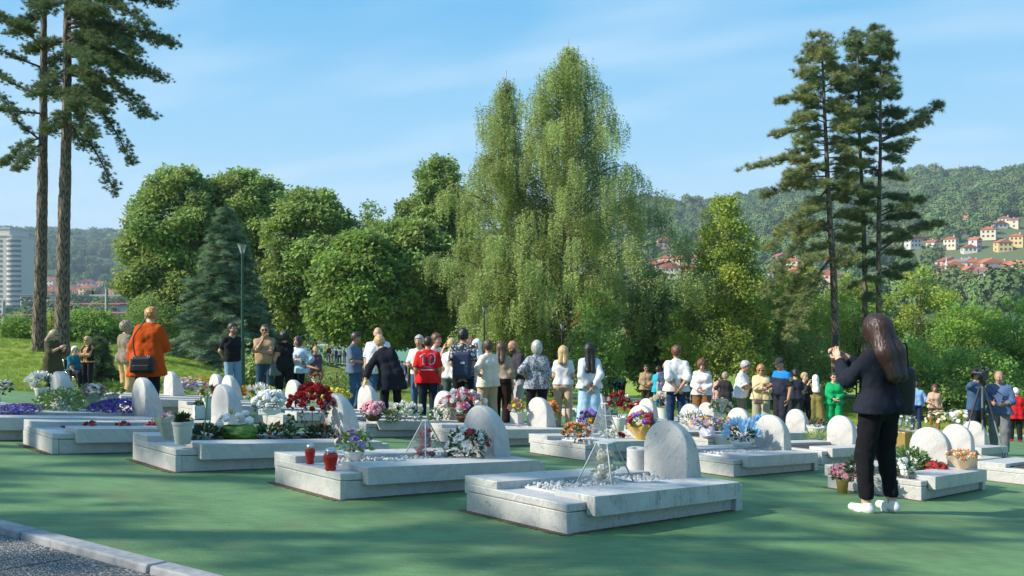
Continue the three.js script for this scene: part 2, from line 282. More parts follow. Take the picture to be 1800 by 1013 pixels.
// the weeping birches: leafy strands hung on rising limbs
{
  const strand = (() => { const r = rng(31), l = []; for (let i = 0; i < 16; i++) { const g = leafClump(1, .03, .075, .055, 60 + i); g.translate((r() - .5) * .09, -i * .062, (r() - .5) * .09); l.push(g); } const g = mergeGeometries(l); g.computeVertexNormals(); return g; })();
  const birch = (label, px, top, d, half, n, seed) => {
    const r = rng(seed), base = down(px, d), H = yAt(top, d) - base.y, t = thing('birch_tree', label, 'tree', base, 0, 'weeping birches'), limbs = [], m = [], c = [];
    part('trunk', limb([V(0, -.3, 0), V(.1, H * .3, 0), V(-.05, H * .65, .05), V(.05, H * .99, 0)], .2, .025, 8, 18), birchBark, t);
    for (let i = 0; i < n; i++) {
      const s = Math.pow((i + r()) / n, .85), y0 = H * lerp(.12, .96, s), w = half * (s > .78 ? lerp(.36, .05, (s - .78) / .22) : lerp(1, .36, Math.pow(s / .78, 1.15))) * lerp(.5, 1.15, r()) * (.85 + .5 * n2(Math.sin(i * 2.4) * 1.3 + seed, s * 5)), a = i * 2.4 + r() * .8, rise = w * lerp(.25, .75, r());
      const tip = V(Math.sin(a) * w, Math.min(H, y0 + rise), Math.cos(a) * w), mid = V(tip.x * .5, y0 + rise * .75, tip.z * .5), end = V(tip.x * 1.12, tip.y - lerp(.3, 1.1, r()), tip.z * 1.12), pts = [V(0, y0, 0), mid, tip, end];
      limbs.push(limb(pts, lerp(.07, .02, s), .008, 5, 8));
      const curve = new THREE.CatmullRomCurve3(pts), k = Math.round(lerp(26, 9, s) * (w / half + .35) * 3.5), tone = lerp(.82, 1.15, r());
      for (let j = 0; j < k; j++) {
        const p = curve.getPoint(lerp(.1, 1, Math.pow(r(), .65))); p.x += (r() - .5) * .75; p.z += (r() - .5) * .75; p.y += (r() - .35) * .4;
        const L = lerp(.6, 1.5, r()); m.push(M4(p, Q((r() - .5) * .25, r() * 6.28, (r() - .5) * .25), V(1.5, L, 1.5)));
        const q = tone * lerp(.75, 1.2, r()); c.push(new THREE.Color(q * lerp(.9, 1.1, r()), q, q * .9));
      }
    }
    part('limbs', mergeGeometries(limbs), barkMat, t);
    stamp('crown', strand, birchLeaf, m, c, t);
  };
  birch('slimmer weeping birch with the lower top, on the left of the pair', 888, 118, 46, 4.5, 175, 401);
  birch('tallest weeping birch, its top highest over the visitors', 998, 62, 44, 6.5, 300, 402);
}
// pines and spruces
const needle = leafMat([.15, .21, .085], .35), needleWarm = leafMat([.24, .28, .1], .35), needleBlue = leafMat([.23, .34, .2], .3), tuftG = tuft(44, .17, .011, 9), tuftL = tuft(46, .24, .016, 10, .1), tuftN = tuft(60, .12, .0075, 19);
// branches: [start point, end point, sag, reach of the needle pad]
function pine(o) {
  const r = rng(o.seed), t = thing('pine_tree', o.label, 'tree', o.base, 0, o.group), wood = [], m = [], c = [];
  part('trunk', limb(o.stem.map((p) => p.clone().sub(o.base)), o.r0, o.r1, 18, 160, .12), pineBark, t);
  for (const [a0, b0, sag, pad, dens = 1] of o.branches) {
    const a = a0.clone().sub(o.base), b = b0.clone().sub(o.base), L = a.distanceTo(b), mid = a.clone().lerp(b, .5).add(V(0, sag, 0)), cu = new THREE.CatmullRomCurve3([a, mid, b]);
    wood.push(limb([a, mid, b], .018 + L * .012, .008, 5, 8));
    const k = Math.round(L * 9 * dens * (o.dense ?? 1));
    for (let j = 0; j < k; j++) {
      const s = lerp(.22, 1.02, Math.pow(r(), .75)), p = cu.getPoint(Math.min(1, s)), w = pad * lerp(.35, 1, s) * (s > .9 ? .7 : 1), q = p.clone().add(V((r() - .5) * 2 * w, (r() - .42) * w * .7, (r() - .5) * 2 * w));
      if (j % 3 === 0) wood.push(bar(p, q, .008, .004, 3));
      for (let h = 0; h < (o.tufts ?? 3); h++) { m.push(M4(q.clone().lerp(p, r() * .5).add(V((r() - .5) * .3, (r() - .5) * .2, (r() - .5) * .3)), Q((r() - .5) * 1.4, r() * 6.28, (r() - .5) * 1.4), lerp(.75, 1.25, r()))); c.push(tint(r, .28, .12)); }
    }
  }
  part('branches', mergeGeometries(wood.map((g) => { const x = strip(g); return x; })), darkBark, t);
  stamp('crown', o.tuft ?? tuftG, o.leaf ?? needle, m, c, t);
  return t;
}
// a branch drawn from photo pixels on a tree d metres away; dz shifts its tip nearer or farther
const br = (x0, y0, x1, y1, d, dz, sag, pad, dens) => [at(x0, y0, d), at(x1, y1, d + dz), sag, pad, dens];
{
  const d = 30, b1 = down(108, d), b2 = down(68, d + 1), up = [], lo = [], r = rng(55);
  for (const [x0, y0, x1, y1, dz, sag, pad, n] of [[118, 215, 205, 345, 1, .5, .3, 1.1], [117, 130, 262, 205, -1, .5, .5, 1.5], [118, 90, 288, 140, 1.5, .35, .6, 1.7], [118, 40, 300, 78, -1.5, .3, .6, 1.7], [118, 0, 298, 8, 1, .3, .6, 1.6], [117, 150, 235, 290, 2, .6, .35, 1.2], [117, 60, 210, 130, -2, .2, .6, 2], [116, 110, 190, 185, 3, .2, .5, 2], [117, 20, 200, 70, 3, .2, .6, 2], [116, 170, 160, 240, -2, .2, .4, 1.6], [115, 190, 85, 235, -1, .1, .45, 2], [116, 120, 60, 170, -2, .1, .4, 1.6], [116, 70, 55, 90, 2, .1, .5, 1.6], [117, 30, 170, 20, -3, .1, .6, 2], [117, -20, 240, -30, -2, .2, .7, 1.8], [118, -60, 290, -50, 1, .2, .7, 1.8], [117, 80, 160, 110, -3, .1, .5, 2], [116, 215, 145, 262, 1, .2, .3, 1.3], [117, 5, 60, 20, -2, .1, .5, 1.6], [118, -100, 40, -90, 1, .2, .7, 1.6], [118, -150, 220, -160, 0, .2, .8, 1.8], [118, -200, 60, -210, 0, .2, .8, 1.8], [118, -220, 190, -240, 1, .2, .8, 1.8]]) up.push(br(x0, y0, x1, y1, d, dz, sag, pad, n));
  for (const [x0, y0, x1, y1, dz, sag, pad, n] of [[75, 250, -10, 160, -1, -.2, .3, 1], [74, 240, 5, 290, 1, .2, .35, 1.3], [76, 170, -40, 100, 1, -.2, .35, 1], [75, 200, -30, 190, -2, 0, .35, 1], [76, 120, -50, 60, -1, -.1, .4, 1.2], [76, 60, -30, 20, 1, 0, .5, 1.4], [76, 20, 20, 60, 2, .1, .5, 1.8], [77, -10, -30, -30, 0, .1, .6, 1.6], [76, 90, 30, 40, -2, .1, .5, 1.8], [77, -60, 20, -80, 1, .1, .7, 1.8], [77, -70, 130, -90, 2, .1, .7, 1.8], [74, 250, 30, 300, -2, .1, .3, 1.4], [77, -150, 10, -160, 0, .1, .7, 1.6]]) lo.push(br(x0, y0, x1, y1, d + 1, dz, sag, pad, n));
  for (let i = 0; i < 44; i++) { const y0 = lerp(-180, 190, r()), w = lerp(20, 150, Math.pow(r(), .8)) * (y0 > 120 ? .6 : 1), y1 = y0 + w * lerp(-.05, .6, r()); up.push(br(117, y0, 117 + w * (r() < .8 ? 1 : -.45), y1, d, lerp(-2.5, 2.5, r()), .3, .42, 1.1)); }
  pine({ label: 'nearer tall pine with rugged trunk and drooping branch, beside the sitting visitors', base: b1, stem: [b1, at(112, 400, d), at(117, 200, d), at(118, -240, d)], r0: .27, r1: .06, branches: up, seed: 71, group: 'tall pines on the mound', tuft: tuftN, tufts: 4, dense: 2.3 });
  pine({ label: 'thinner dark pine behind the rugged one, nearer the high-rise', base: b2, stem: [b2, at(73, 400, d + 1), at(76, 200, d + 1), at(77, -170, d + 1)], r0: .25, r1: .05, branches: lo, seed: 72, group: 'tall pines on the mound', tuft: tuftN, tufts: 4, dense: 2.0 });
}
{
  const d = 38, A = [], B = [], C = [];
  const fill = (list, x, y0, y1, wl, wr, n, seed, dd, pad = .55) => { const r = rng(seed); for (let i = 0; i < n; i++) { const s = (i + r()) / n, y = lerp(y0, y1, s), sd = i % 2 ? 1 : -1, w = (sd < 0 ? wl : wr)(s) * lerp(.55, 1, r()); list.push(br(x(y), y, x(y) + sd * w, y + w * lerp(-.1, .35, r()), dd, lerp(-1.8, 1.8, r()), .15, pad, 1.9)); } };
  const xa = (y) => 1443 + (y - 60) * .05, xb = (y) => 1508 + (y - 60) * .018, xc = (y) => 1547;
  fill(A, xa, 62, 330, (s) => 16 + 75 * Math.pow(s, .7), (s) => 16 + 60 * Math.pow(s, .7), 46, 5, d); fill(A, xa, 320, 470, () => 55, () => 50, 14, 6, d);
  for (const [y0, x1, y1, dz, sag] of [[300, 1316, 298, 0, .5], [330, 1345, 345, 1, .4], [360, 1350, 440, -1, .6], [390, 1345, 520, 0, .7], [420, 1370, 560, 1, .6], [450, 1385, 600, -1, .5], [330, 1400, 420, 2, .3], [230, 1362, 238, 1, .2], [180, 1370, 180, 0, .2]]) A.push(br(xa(y0), y0, x1, y1, d, dz, sag, .55, 2));
  fill(B, xb, 60, 215, (s) => 12 + 30 * s, (s) => 10 + 22 * s, 22, 7, d + 1.5, .45); fill(B, xb, 215, 420, () => 38, () => 36, 13, 17, d + 1.5, .4);
  fill(C, xc, 240, 520, () => 46, () => 52, 13, 18, d + .5, .34); fill(B, xb, 420, 540, () => 40, () => 40, 6, 19, d + 1.5, .34);
  fill(C, xc, 54, 235, (s) => 14 + 28 * s, (s) => 16 + 34 * s, 26, 8, d + .5, .45);
  for (const [y0, x1, y1, dz, sag] of [[250, 1650, 182, 0, -.2], [245, 1625, 215, 1, 0], [262, 1600, 250, -1, 0], [255, 1585, 270, 1, .1], [380, 1618, 352, 0, .1], [372, 1595, 365, -1, .1], [390, 1610, 380, 1, .1], [300, 1500, 290, 1, .1], [440, 1650, 392, 0, .2], [430, 1590, 420, 1, .1], [350, 1515, 340, -1, .1], [480, 1600, 470, 1, .1]]) C.push(br(xc(y0), y0, x1, y1, d + .5, dz, sag, .5, 2.4));
  const bA = down(1470, d), bB = down(1522, d + 1.5), bC = down(1546, d + .5);
  pine({ label: 'bushy leaning pine with reddish trunk and brownish hanging branches', base: bA, stem: [bA, at(1467, 520, d), at(1456, 330, d), at(1444, 62, d)], r0: .22, r1: .04, branches: A, seed: 81, leaf: needleWarm, tuft: tuftL, tufts: 2, group: 'three pines over the trees' });
  pine({ label: 'thin middle pine of the three, bare for most of its height', base: bB, stem: [bB, at(1519, 420, d + 1.5), at(1511, 230, d + 1.5), at(1508, 58, d + 1.5)], r0: .17, r1: .03, branches: B, seed: 82, tuft: tuftL, tufts: 2, group: 'three pines over the trees' });
  pine({ label: 'straight slender pine with one long bough reaching right', base: bC, stem: [bC, at(1545, 420, d + .5), at(1548, 230, d + .5), at(1547, 52, d + .5)], r0: .17, r1: .03, branches: C, seed: 83, tuft: tuftL, tufts: 2, group: 'three pines over the trees' });
}
function spruce(o) {
  const r = rng(o.seed), H = o.h, t = thing(o.name ?? 'spruce_tree', o.label, 'tree', o.base), wood = [], m = [], c = [];
  part('trunk', limb([V(0, -.2, 0), V(0, H * .5, 0), V(0, H, 0)], .16, .02, 8, 8), darkBark, t);
  for (let i = 0; i < o.n; i++) {
    const s0 = (i + r()) / o.n, s = o.tiers ? clamp((Math.floor(s0 * o.tiers) + .5 + (r() - .5) * .3) / o.tiers) : s0, y = H * lerp(.03, .97, s), w = o.half * Math.pow(1 - s, .8) * lerp(.75, 1.1, r()) + .12, a = i * 2.4 + r() * .5, tip = V(Math.sin(a) * w, y - w * lerp(.12, .3, r()), Math.cos(a) * w), cu = new THREE.CatmullRomCurve3([V(0, y, 0), tip.clone().multiplyScalar(.5).setY(y - w * .02), tip]);
    wood.push(limb([V(0, y, 0), tip.clone().multiplyScalar(.5).setY(y - w * .02), tip], .03, .008, 4, 5));
    const k = Math.round(w * 16) + 5;
    for (let j = 0; j < k; j++) { const q = Math.sqrt(r()) * .98 + .02, p = cu.getPoint(q), sp = w * .34 * q * (1.1 - q * .75); p.add(V(Math.cos(a) * (r() - .5) * 2 * sp, -r() * .14, -Math.sin(a) * (r() - .5) * 2 * sp)); m.push(M4(p, Q((r() - .5), a + (r() - .5), (r() - .5)), V(1.2, .6, 1.2).multiplyScalar(lerp(.7, 1.2, r())))); c.push(tint(r, .3, .1)); }
  }
  part('branches', mergeGeometries(wood), darkBark, t); stamp('crown', o.tuft ?? tuftL, o.leaf ?? needleBlue, m, c, t);
}
{ const b = down(396, 34); spruce({ label: 'blue-green spruce with drooping tiers beside the green lamp post', base: b, h: yAt(352, 34) - b.y, half: 2.55, n: 210, tiers: 19, seed: 91 }); }
{ const b = down(172, 27); spruce({ name: 'young_fir', label: 'small dark fir behind the sunglassed visitor with folded arms', base: b, h: yAt(588, 27) - b.y, half: .75, n: 70, seed: 92, leaf: needle, tuft: tuftG }); }
// bushes
const bush = (name, label, px, topPx, halfPx, d, extra) => tree(name, label, px, topPx, halfPx, d, { clear: .02, lobes: 18, per: 90, leaf: fresh, clump: clumpB, trunk: .05, ...extra });
bush('shrub', 'bright leafy shrub at the picture edge below the high-rise', 28, 556, 40, 44); bush('shrub', 'rounded shrub between the two pine trunks', 90, 548, 26, 42, { leaf: bright });
bush('shrub', 'large green shrub under the utility pole', 152, 544, 48, 43, { lobes: 24 }); bush('shrub', 'low green shrub behind the tweed jacket', 216, 560, 40, 44); bush('shrub', 'light shrub left of the spruce foot', 262, 520, 46, 46, { leaf: linden });
bush('shrub', 'dark clipped shrub behind the woman in pale blue shirt', 545, 588, 26, 32, { leaf: linden }); bush('shrub', 'low dark shrub beside the stooping visitor with flowers', 592, 648, 42, 23, { clump: clumpS, per: 200, leaf: linden }); bush('shrub', 'dark shrub at the foot of the spruce', 470, 625, 60, 30, { leaf: linden });
bush('shrub', 'bright bush under the leaning pine', 1392, 462, 84, 46, { leaf: bright, lobes: 26 }); bush('shrub', 'fresh green bush between the three pine trunks', 1505, 484, 84, 50, { lobes: 26, leaf: bright });
bush('shrub', 'sunny bush just right of the phone-raising woman', 1612, 466, 70, 49, { leaf: bright, lobes: 28 }); bush('shrub', 'vivid green bush above the beige-shirted visitor', 1695, 535, 84, 45, { lobes: 30, leaf: leafMat([.28, .45, .07], .62) });
bush('shrub', 'vivid green bush at the picture edge above the cameraman', 1790, 524, 80, 43, { lobes: 30, leaf: leafMat([.28, .45, .07], .62) }); bush('shrub', 'dense undergrowth bush behind the phone-raising woman', 1590, 590, 74, 41, { leaf: fresh, lobes: 22 });
bush('shrub', 'dense undergrowth bush behind the tripod', 1710, 612, 80, 40, { leaf: fresh, lobes: 22 }); bush('shrub', 'dark bush under the yellow-green tree', 1345, 575, 52, 45, { leaf: linden }); bush('shrub', 'shadowed bush left of the reddish pine trunk', 1425, 585, 50, 42, { leaf: linden });
bush('shrub', 'shadowy bush behind the men in white', 1210, 590, 48, 46, { leaf: linden }); bush('shrub', 'dim bush beneath the birch curtain', 830, 575, 50, 44, { leaf: birchLeaf }); bush('shrub', 'dim bush beneath the tallest birch', 970, 580, 60, 45, { leaf: linden });
// trees standing off to the left whose shade falls over the front graves
for (const [x, d, h, half, seed, thick] of [[-13.5, 1.0, 13, 2.6, 1, .75], [-17, 4.2, 15, 2.8, 2, .95], [-16, 6.6, 10, 2.6, 3, 1.1], [-21, 1.2, 17.5, 2.8, 4, .7], [-12.5, -.6, 12, 2.4, 5, 1]]) {
  const b = foot(x, d), r = rng(seed * 77), l = []; for (let i = 0; i < 20; i++) { const s = (i + r()) / 20, y = b.y + h * lerp(.36, .98, s), w = half * (1 - s * s * .5) * lerp(.5, 1.1, r()), a = i * 2.4; l.push([V(b.x, y, b.z), V(b.x + Math.sin(a) * w, y + .3, b.z + Math.cos(a) * w), .1, .5, thick]); }
  pine({ label: `park pine outside the view, ${['first', 'second', 'third', 'fourth', 'fifth', 'sixth', 'seventh'][seed - 1]} of the row shading the front graves`, base: b, stem: [b, b.clone().add(V(.1, h * .5, 0)), b.clone().add(V(0, h, 0))], r0: .26, r1: .05, branches: l, seed: seed * 13, group: 'pines shading the court', tuft: tuftL, tufts: 2 });
}
// ---------- far hills, town, masts ----------
{
  const blob = (seed, det) => { const g = new THREE.IcosahedronGeometry(1, det), p = g.attributes.position; for (let i = 0; i < p.count; i++) { const v = V(p.getX(i), p.getY(i), p.getZ(i)).normalize(), k = 1 + .24 * n3(v.x * 2.2 + seed, v.y * 2.2, v.z * 2.2) + .2 * n3(v.x * 5 + seed, v.y * 5, v.z * 5) + .13 * n3(v.x * 11, v.y * 11 + seed, v.z * 11); p.setXYZ(i, v.x * k, v.y * k * 1.05 + .4, v.z * k); } g.computeVertexNormals(); return g; };
  const canopy = (seed) => { const r = rng(seed * 31), pos = []; for (let i = 0; i < 1100; i++) { const v = V(r() * 2 - 1, r() * 2 - .8, r() * 2 - 1).normalize(), k = (1 + .24 * n3(v.x * 2.2 + seed, v.y * 2.2, v.z * 2.2) + .22 * n3(v.x * 5 + seed, v.y * 5, v.z * 5)) * lerp(.8, 1.06, r()), q = new THREE.Quaternion().setFromUnitVectors(UP, v.clone().add(V((r() - .5) * 1.6, r() * .8, (r() - .5) * 1.6)).normalize()).multiply(Q(0, r() * 6.28, 0)), s = lerp(.07, .15, r()); const c = [[-s, 0, 0], [0, .02, -s], [s, 0, 0], [0, .02, s]].map((a) => V(...a).applyQuaternion(q).add(V(v.x * k, v.y * k * 1.05 + .4, v.z * k))); for (const n of [0, 2, 1, 0, 3, 2]) pos.push(c[n].x, c[n].y, c[n].z); } const g = new THREE.BufferGeometry(); g.setAttribute('position', new THREE.Float32BufferAttribute(pos, 3)); g.computeVertexNormals(); const inner = strip(blob(seed, 3)); inner.deleteAttribute('uv'); inner.applyMatrix4(M4(V(0, .06, 0), QID, .86)); return mergeGeometries([g, inner]); };
  const geos = [canopy(1), canopy(5), canopy(9)], wood = [[], [], []], tone = [[], [], []], r = rng(301);
  const house = [];
  // where the town thins the wood out: 0 none, 1 full
  const clear = (u, d) => (u > 150 ? (1 - smooth(480, 600, d)) * .88 + .22 * smooth(560, 640, d) * (1 - smooth(720, 790, d)) : smooth(220, 330, d) * (1 - smooth(900, 1050, d)) * .8);
  // houses: [photo x, photo y of the eaves, distance, width m, storeys, roof, wall, turn]
  const roofs = { orange: [.44, .14, .055], red: [.32, .095, .055], brown: [.22, .10, .07], grey: [.2, .2, .21] }, walls = { white: [.56, .54, .5], cream: [.62, .54, .4], pink: [.55, .36, .3], yellow: [.6, .45, .2], grey: [.4, .4, .4] };
  const glass = mat([.05, .06, .075], .25), roofM = (k) => memo('roof' + k, () => mat(roofs[k], .85)), wallM = (k) => memo('wall' + k, () => mat(walls[k], .9));
  const seenLabels = new Map();
  function makeHouse(px, py, d, w, st, roof, wall, turn, place) {
    d = depthOf(px, py + 5, 0, 235, 1150) ?? d; const x = xAt(px, d), hgt = st * 2.9, dp = w * .8, y0 = G(x, d), b = y0 + .3, rh = w * .26;
    house.push([x, d]);
    const label = `${st === 1 ? 'low' : 'two-storey'} ${wall} house with ${roof} tiled roof ${place}`, t = thing('house', label, 'house', V(x, b, -d), turn, `${st === 1 ? 'low' : 'two-storey'} ${wall} ${roof} houses ${place}`);
    const low = Math.max(.6, b - y0 + 1);
    part('wall', box(w, hgt + low, dp, [0, (hgt - low) / 2, 0]), wallM(wall), t);
    const s = new THREE.Shape([[-w / 2 - .5, 0], [w / 2 + .5, 0], [0, rh]].map((a) => new THREE.Vector2(...a))), rg = new THREE.ExtrudeGeometry(s, { depth: dp + 1, bevelEnabled: false }); rg.translate(0, hgt + .02, -dp / 2 - .5);
    const rf = part('roof', rg, roofM(roof), t); part('chimney', box(.7, 1.6, .7, [w * .2, hgt + rh * .6 + .7, -dp * .15]), wallM('pink'), rf);
    for (let f = 0; f < st; f++) for (let c = 0; c < 3; c++) part('window', box(w * .14, 1.3, .12, [(c - 1) * w * .3, f * 2.9 + 1.6, dp / 2 + .03]), glass, t);
    for (let f = 0; f < st; f++) for (const sd of [-1, 1]) part('window', box(.12, 1.3, dp * .2, [sd * (w / 2 + .03), f * 2.9 + 1.6, 0]), glass, t);
  }
  const pick = (a) => a[Math.floor(r() * a.length)];
  const rows = [[1645, 1800, 470, 506, 400, 30, 'at the foot of the hillside beyond the bushes', ['orange', 'orange', 'orange', 'brown', 'grey'], 9], [1560, 1800, 414, 440, 620, 11, 'in the upper rows on the hillside', ['orange', 'red', 'orange', 'brown'], 8], [1690, 1800, 384, 398, 720, 5, 'high up among hillside trees', ['orange', 'brown'], 8],
    [1136, 1245, 455, 492, 440, 20, 'at the hill foot beside the birches', ['red', 'orange', 'orange', 'brown'], 9], [1136, 1240, 405, 436, 690, 11, 'scattered up the slope beside the birches', ['orange', 'red', 'brown'], 10], [1345, 1470, 455, 500, 470, 8, 'seen between the pine branches', ['orange', 'red'], 10],
    [48, 232, 502, 532, 560, 22, 'in the valley behind the two pine trunks', ['orange', 'red', 'brown', 'red'], 12], [60, 230, 488, 502, 900, 8, 'at the foot of the far wooded hill', ['orange', 'red'], 13]];
  for (const [x0, x1, y0, y1, d, n, place, rs, w] of rows) for (let i = 0; i < n; i++) { const py = lerp(y0, y1, r()), s = (py - y0) / (y1 - y0); makeHouse(lerp(x0, x1, (i + r()) / n), py, d * lerp(1.12, .88, s), w * lerp(.8, 1.25, r()), r() < .4 ? 1 : 2, pick(rs), pick(['white', 'white', 'cream', 'pink', 'yellow', 'white']), lerp(-.9, .9, r()), place); }
  for (let k = 0; k < 30000; k++) {
    const u = lerp(-1000, 1000, r()), d = Math.sqrt(lerp(200 * 200, 2300 * 2300, Math.pow(r(), u > 150 ? 1.25 : 1))), x = u / F * d;
    if (d < 240 || (u > 150 && d > 1350) || (u > -420 && u < 150 && d < 800) || r() < clear(u, d)) continue;
    if (house.some(([hx, hd]) => Math.abs(hx - x) < 8 && d > hd - 48 && d < hd + 8)) continue;
    const y = G(x, d), s = lerp(3.2, 6.6, r()) * (d > 1300 ? 1.5 : 1), n = k % 3;
    wood[n].push(M4(V(x, y + s * .55, -d), Q(0, r() * 6.28, 0), V(s, s * lerp(.8, 1.35, r()), s)));
    const q = lerp(.65, 1.3, r()), yl = .9 + .35 * n2(x / 120, d / 120) * .5 + .2 * r(); tone[n].push(new THREE.Color(q * yl, q, q * .95));
  }
  const g = new THREE.Group(); g.name = 'hillside_forest'; g.userData.kind = 'stuff'; scene.add(g); tag(g, 'dense green woods covering the hills beyond the town', 'forest');
  const m = mat([.11, .18, .055], .95); for (let n = 0; n < 3; n++) stamp('tree_crowns', geos[n], m, wood[n], tone[n], g);
  // long flat-roofed buildings in the valley
  const longB = (label, px0, px1, py, d, h, wall, roof) => { const x0 = xAt(px0, d), x1 = xAt(px1, d), w = x1 - x0, y = yAt(py, d), t = thing('long_building', label, 'building', V((x0 + x1) / 2, y - h, -d)); part('wall', box(w, h + 14, 12, [0, h / 2 - 7, 0]), wallM(wall), t); part('roof', box(w + 2, .5, 14, [0, h + .25, 0]), roofM(roof), t); const n = Math.round(w / 3.4); for (let f = 0; f < 2; f++) for (let i = 0; i < n; i++) part('window', box(2.2, 1.3, .2, [-w / 2 + (i + .5) * w / n, h - 1.7 - f * 3.2, 6.03]), glass, t); };
  longB('long low brown-roofed block left of the pine trunks', -30, 70, 556, 250, 7, 'grey', 'brown'); longB('white flat-roofed building just right of the rugged pine trunk', 124, 222, 536, 300, 8, 'white', 'red'); longB('low building with red roof behind the utility pole', 150, 238, 552, 260, 7, 'cream', 'brown'); longB('pale block below the high-rise', 46, 100, 519, 480, 9, 'cream', 'grey');
  longB('row of pink terraced houses on the hillside', 1580, 1632, 418, 560, 8, 'pink', 'red');
  // the high-rise
  { const d = 560, xr = xAt(40, d), top = yAt(402, d), W = 34, t = thing('high_rise', 'tall pale apartment tower with rows of dark windows', 'building', V(xr - W / 2, top - 78, -d)), pale = mat([.6, .55, .48], .85), dark = mat([.16, .17, .2], .4);
    part('wall', box(W, 72, 26, [0, 36, 0]), pale, t); part('upper_floor', box(W - 3, 5, 22, [-1, 74.5, 0]), pale, t); part('roof', box(W - 2, 1, 23, [-1, 77.5, 0]), mat([.5, .5, .5], .8), t); part('cornice', box(W + 1, .8, 27, [0, 72.3, 0]), pale, t);
    part('corner_bay', bake(new THREE.CylinderGeometry(4.2, 4.2, 70, 20), { p: [W / 2 + .5, 35, 11] }), pale, t);
    for (let f = 0; f < 20; f++) { const y = 3 + f * 3.45; for (let c = 0; c < 6; c++) part('window', box(2.5, 1.7, .3, [W / 2 - 7.5 - c * 5, y, 13.02]), dark, t); part('balcony', bake(new THREE.CylinderGeometry(4.4, 4.4, 1.7, 20, 1), { p: [W / 2 + .5, y, 11] }), dark, t); } }
  // mosque
  { const d = 420, p = at(1664, 500, d), t = thing('mosque', 'small white mosque with pointed minaret among the roofs', 'mosque', V(p.x, p.y, p.z)), wm = wallM('white'); part('minaret', bake(new THREE.CylinderGeometry(.8, 1.0, 12, 12), { p: [0, 4, 0] }), wm, t); part('gallery', bake(new THREE.CylinderGeometry(1.3, 1, .8, 12), { p: [0, 7.6, 0] }), wm, t); part('spire', bake(new THREE.ConeGeometry(.85, 4.5, 12), { p: [0, 12.2, 0] }), mat([.5, .5, .5], .6), t); part('wall', box(8, 9, 8, [5.5, -1, -3]), wm, t); part('roof', bake(new THREE.ConeGeometry(6.4, 3, 4), { p: [5.5, 5, -3], r: [0, .785, 0] }), roofM('grey'), t); for (let i = 0; i < 3; i++) part('window', box(.9, 2.2, .2, [3 + i * 2.5, 0, 1.03]), glass, t); }
  // masts on the ridge
  for (const [px, y0, label] of [[1686, 284, 'tall red and white lattice mast on the wooded ridge'], [1678, 293, 'shorter grey lattice mast on the wooded ridge']]) { const d = 960, p = at(px, y0, d), b = p.y - 24, t = thing('radio_mast', label, 'mast', V(p.x, b, -d)); const st = mat(px > 1680 ? [.4, .3, .3] : [.25, .25, .27], .6), legs = []; for (const [a, c] of [[-1, -1], [1, -1], [0, 1]]) part('leg', bar(V(a * .9, -4, c * .9), V(a * .25, 24, c * .25), .3, .2, 5), st, t); for (let i = 0; i < 9; i++) { const k = lerp(.85, .25, i / 9), y = i * 2.6; legs.push(bar(V(-k, y, -k), V(k, y + 2.4, -k), .07), bar(V(k, y, -k), V(0, y + 2.4, k), .07), bar(V(0, y, k), V(-k, y + 2.4, -k), .07)); } part('bracing', mergeGeometries(legs), st, t); part('antenna', bake(new THREE.CylinderGeometry(.5, .5, 2.5, 8), { p: [0, 22, 0] }), wallM('white'), t); }
}
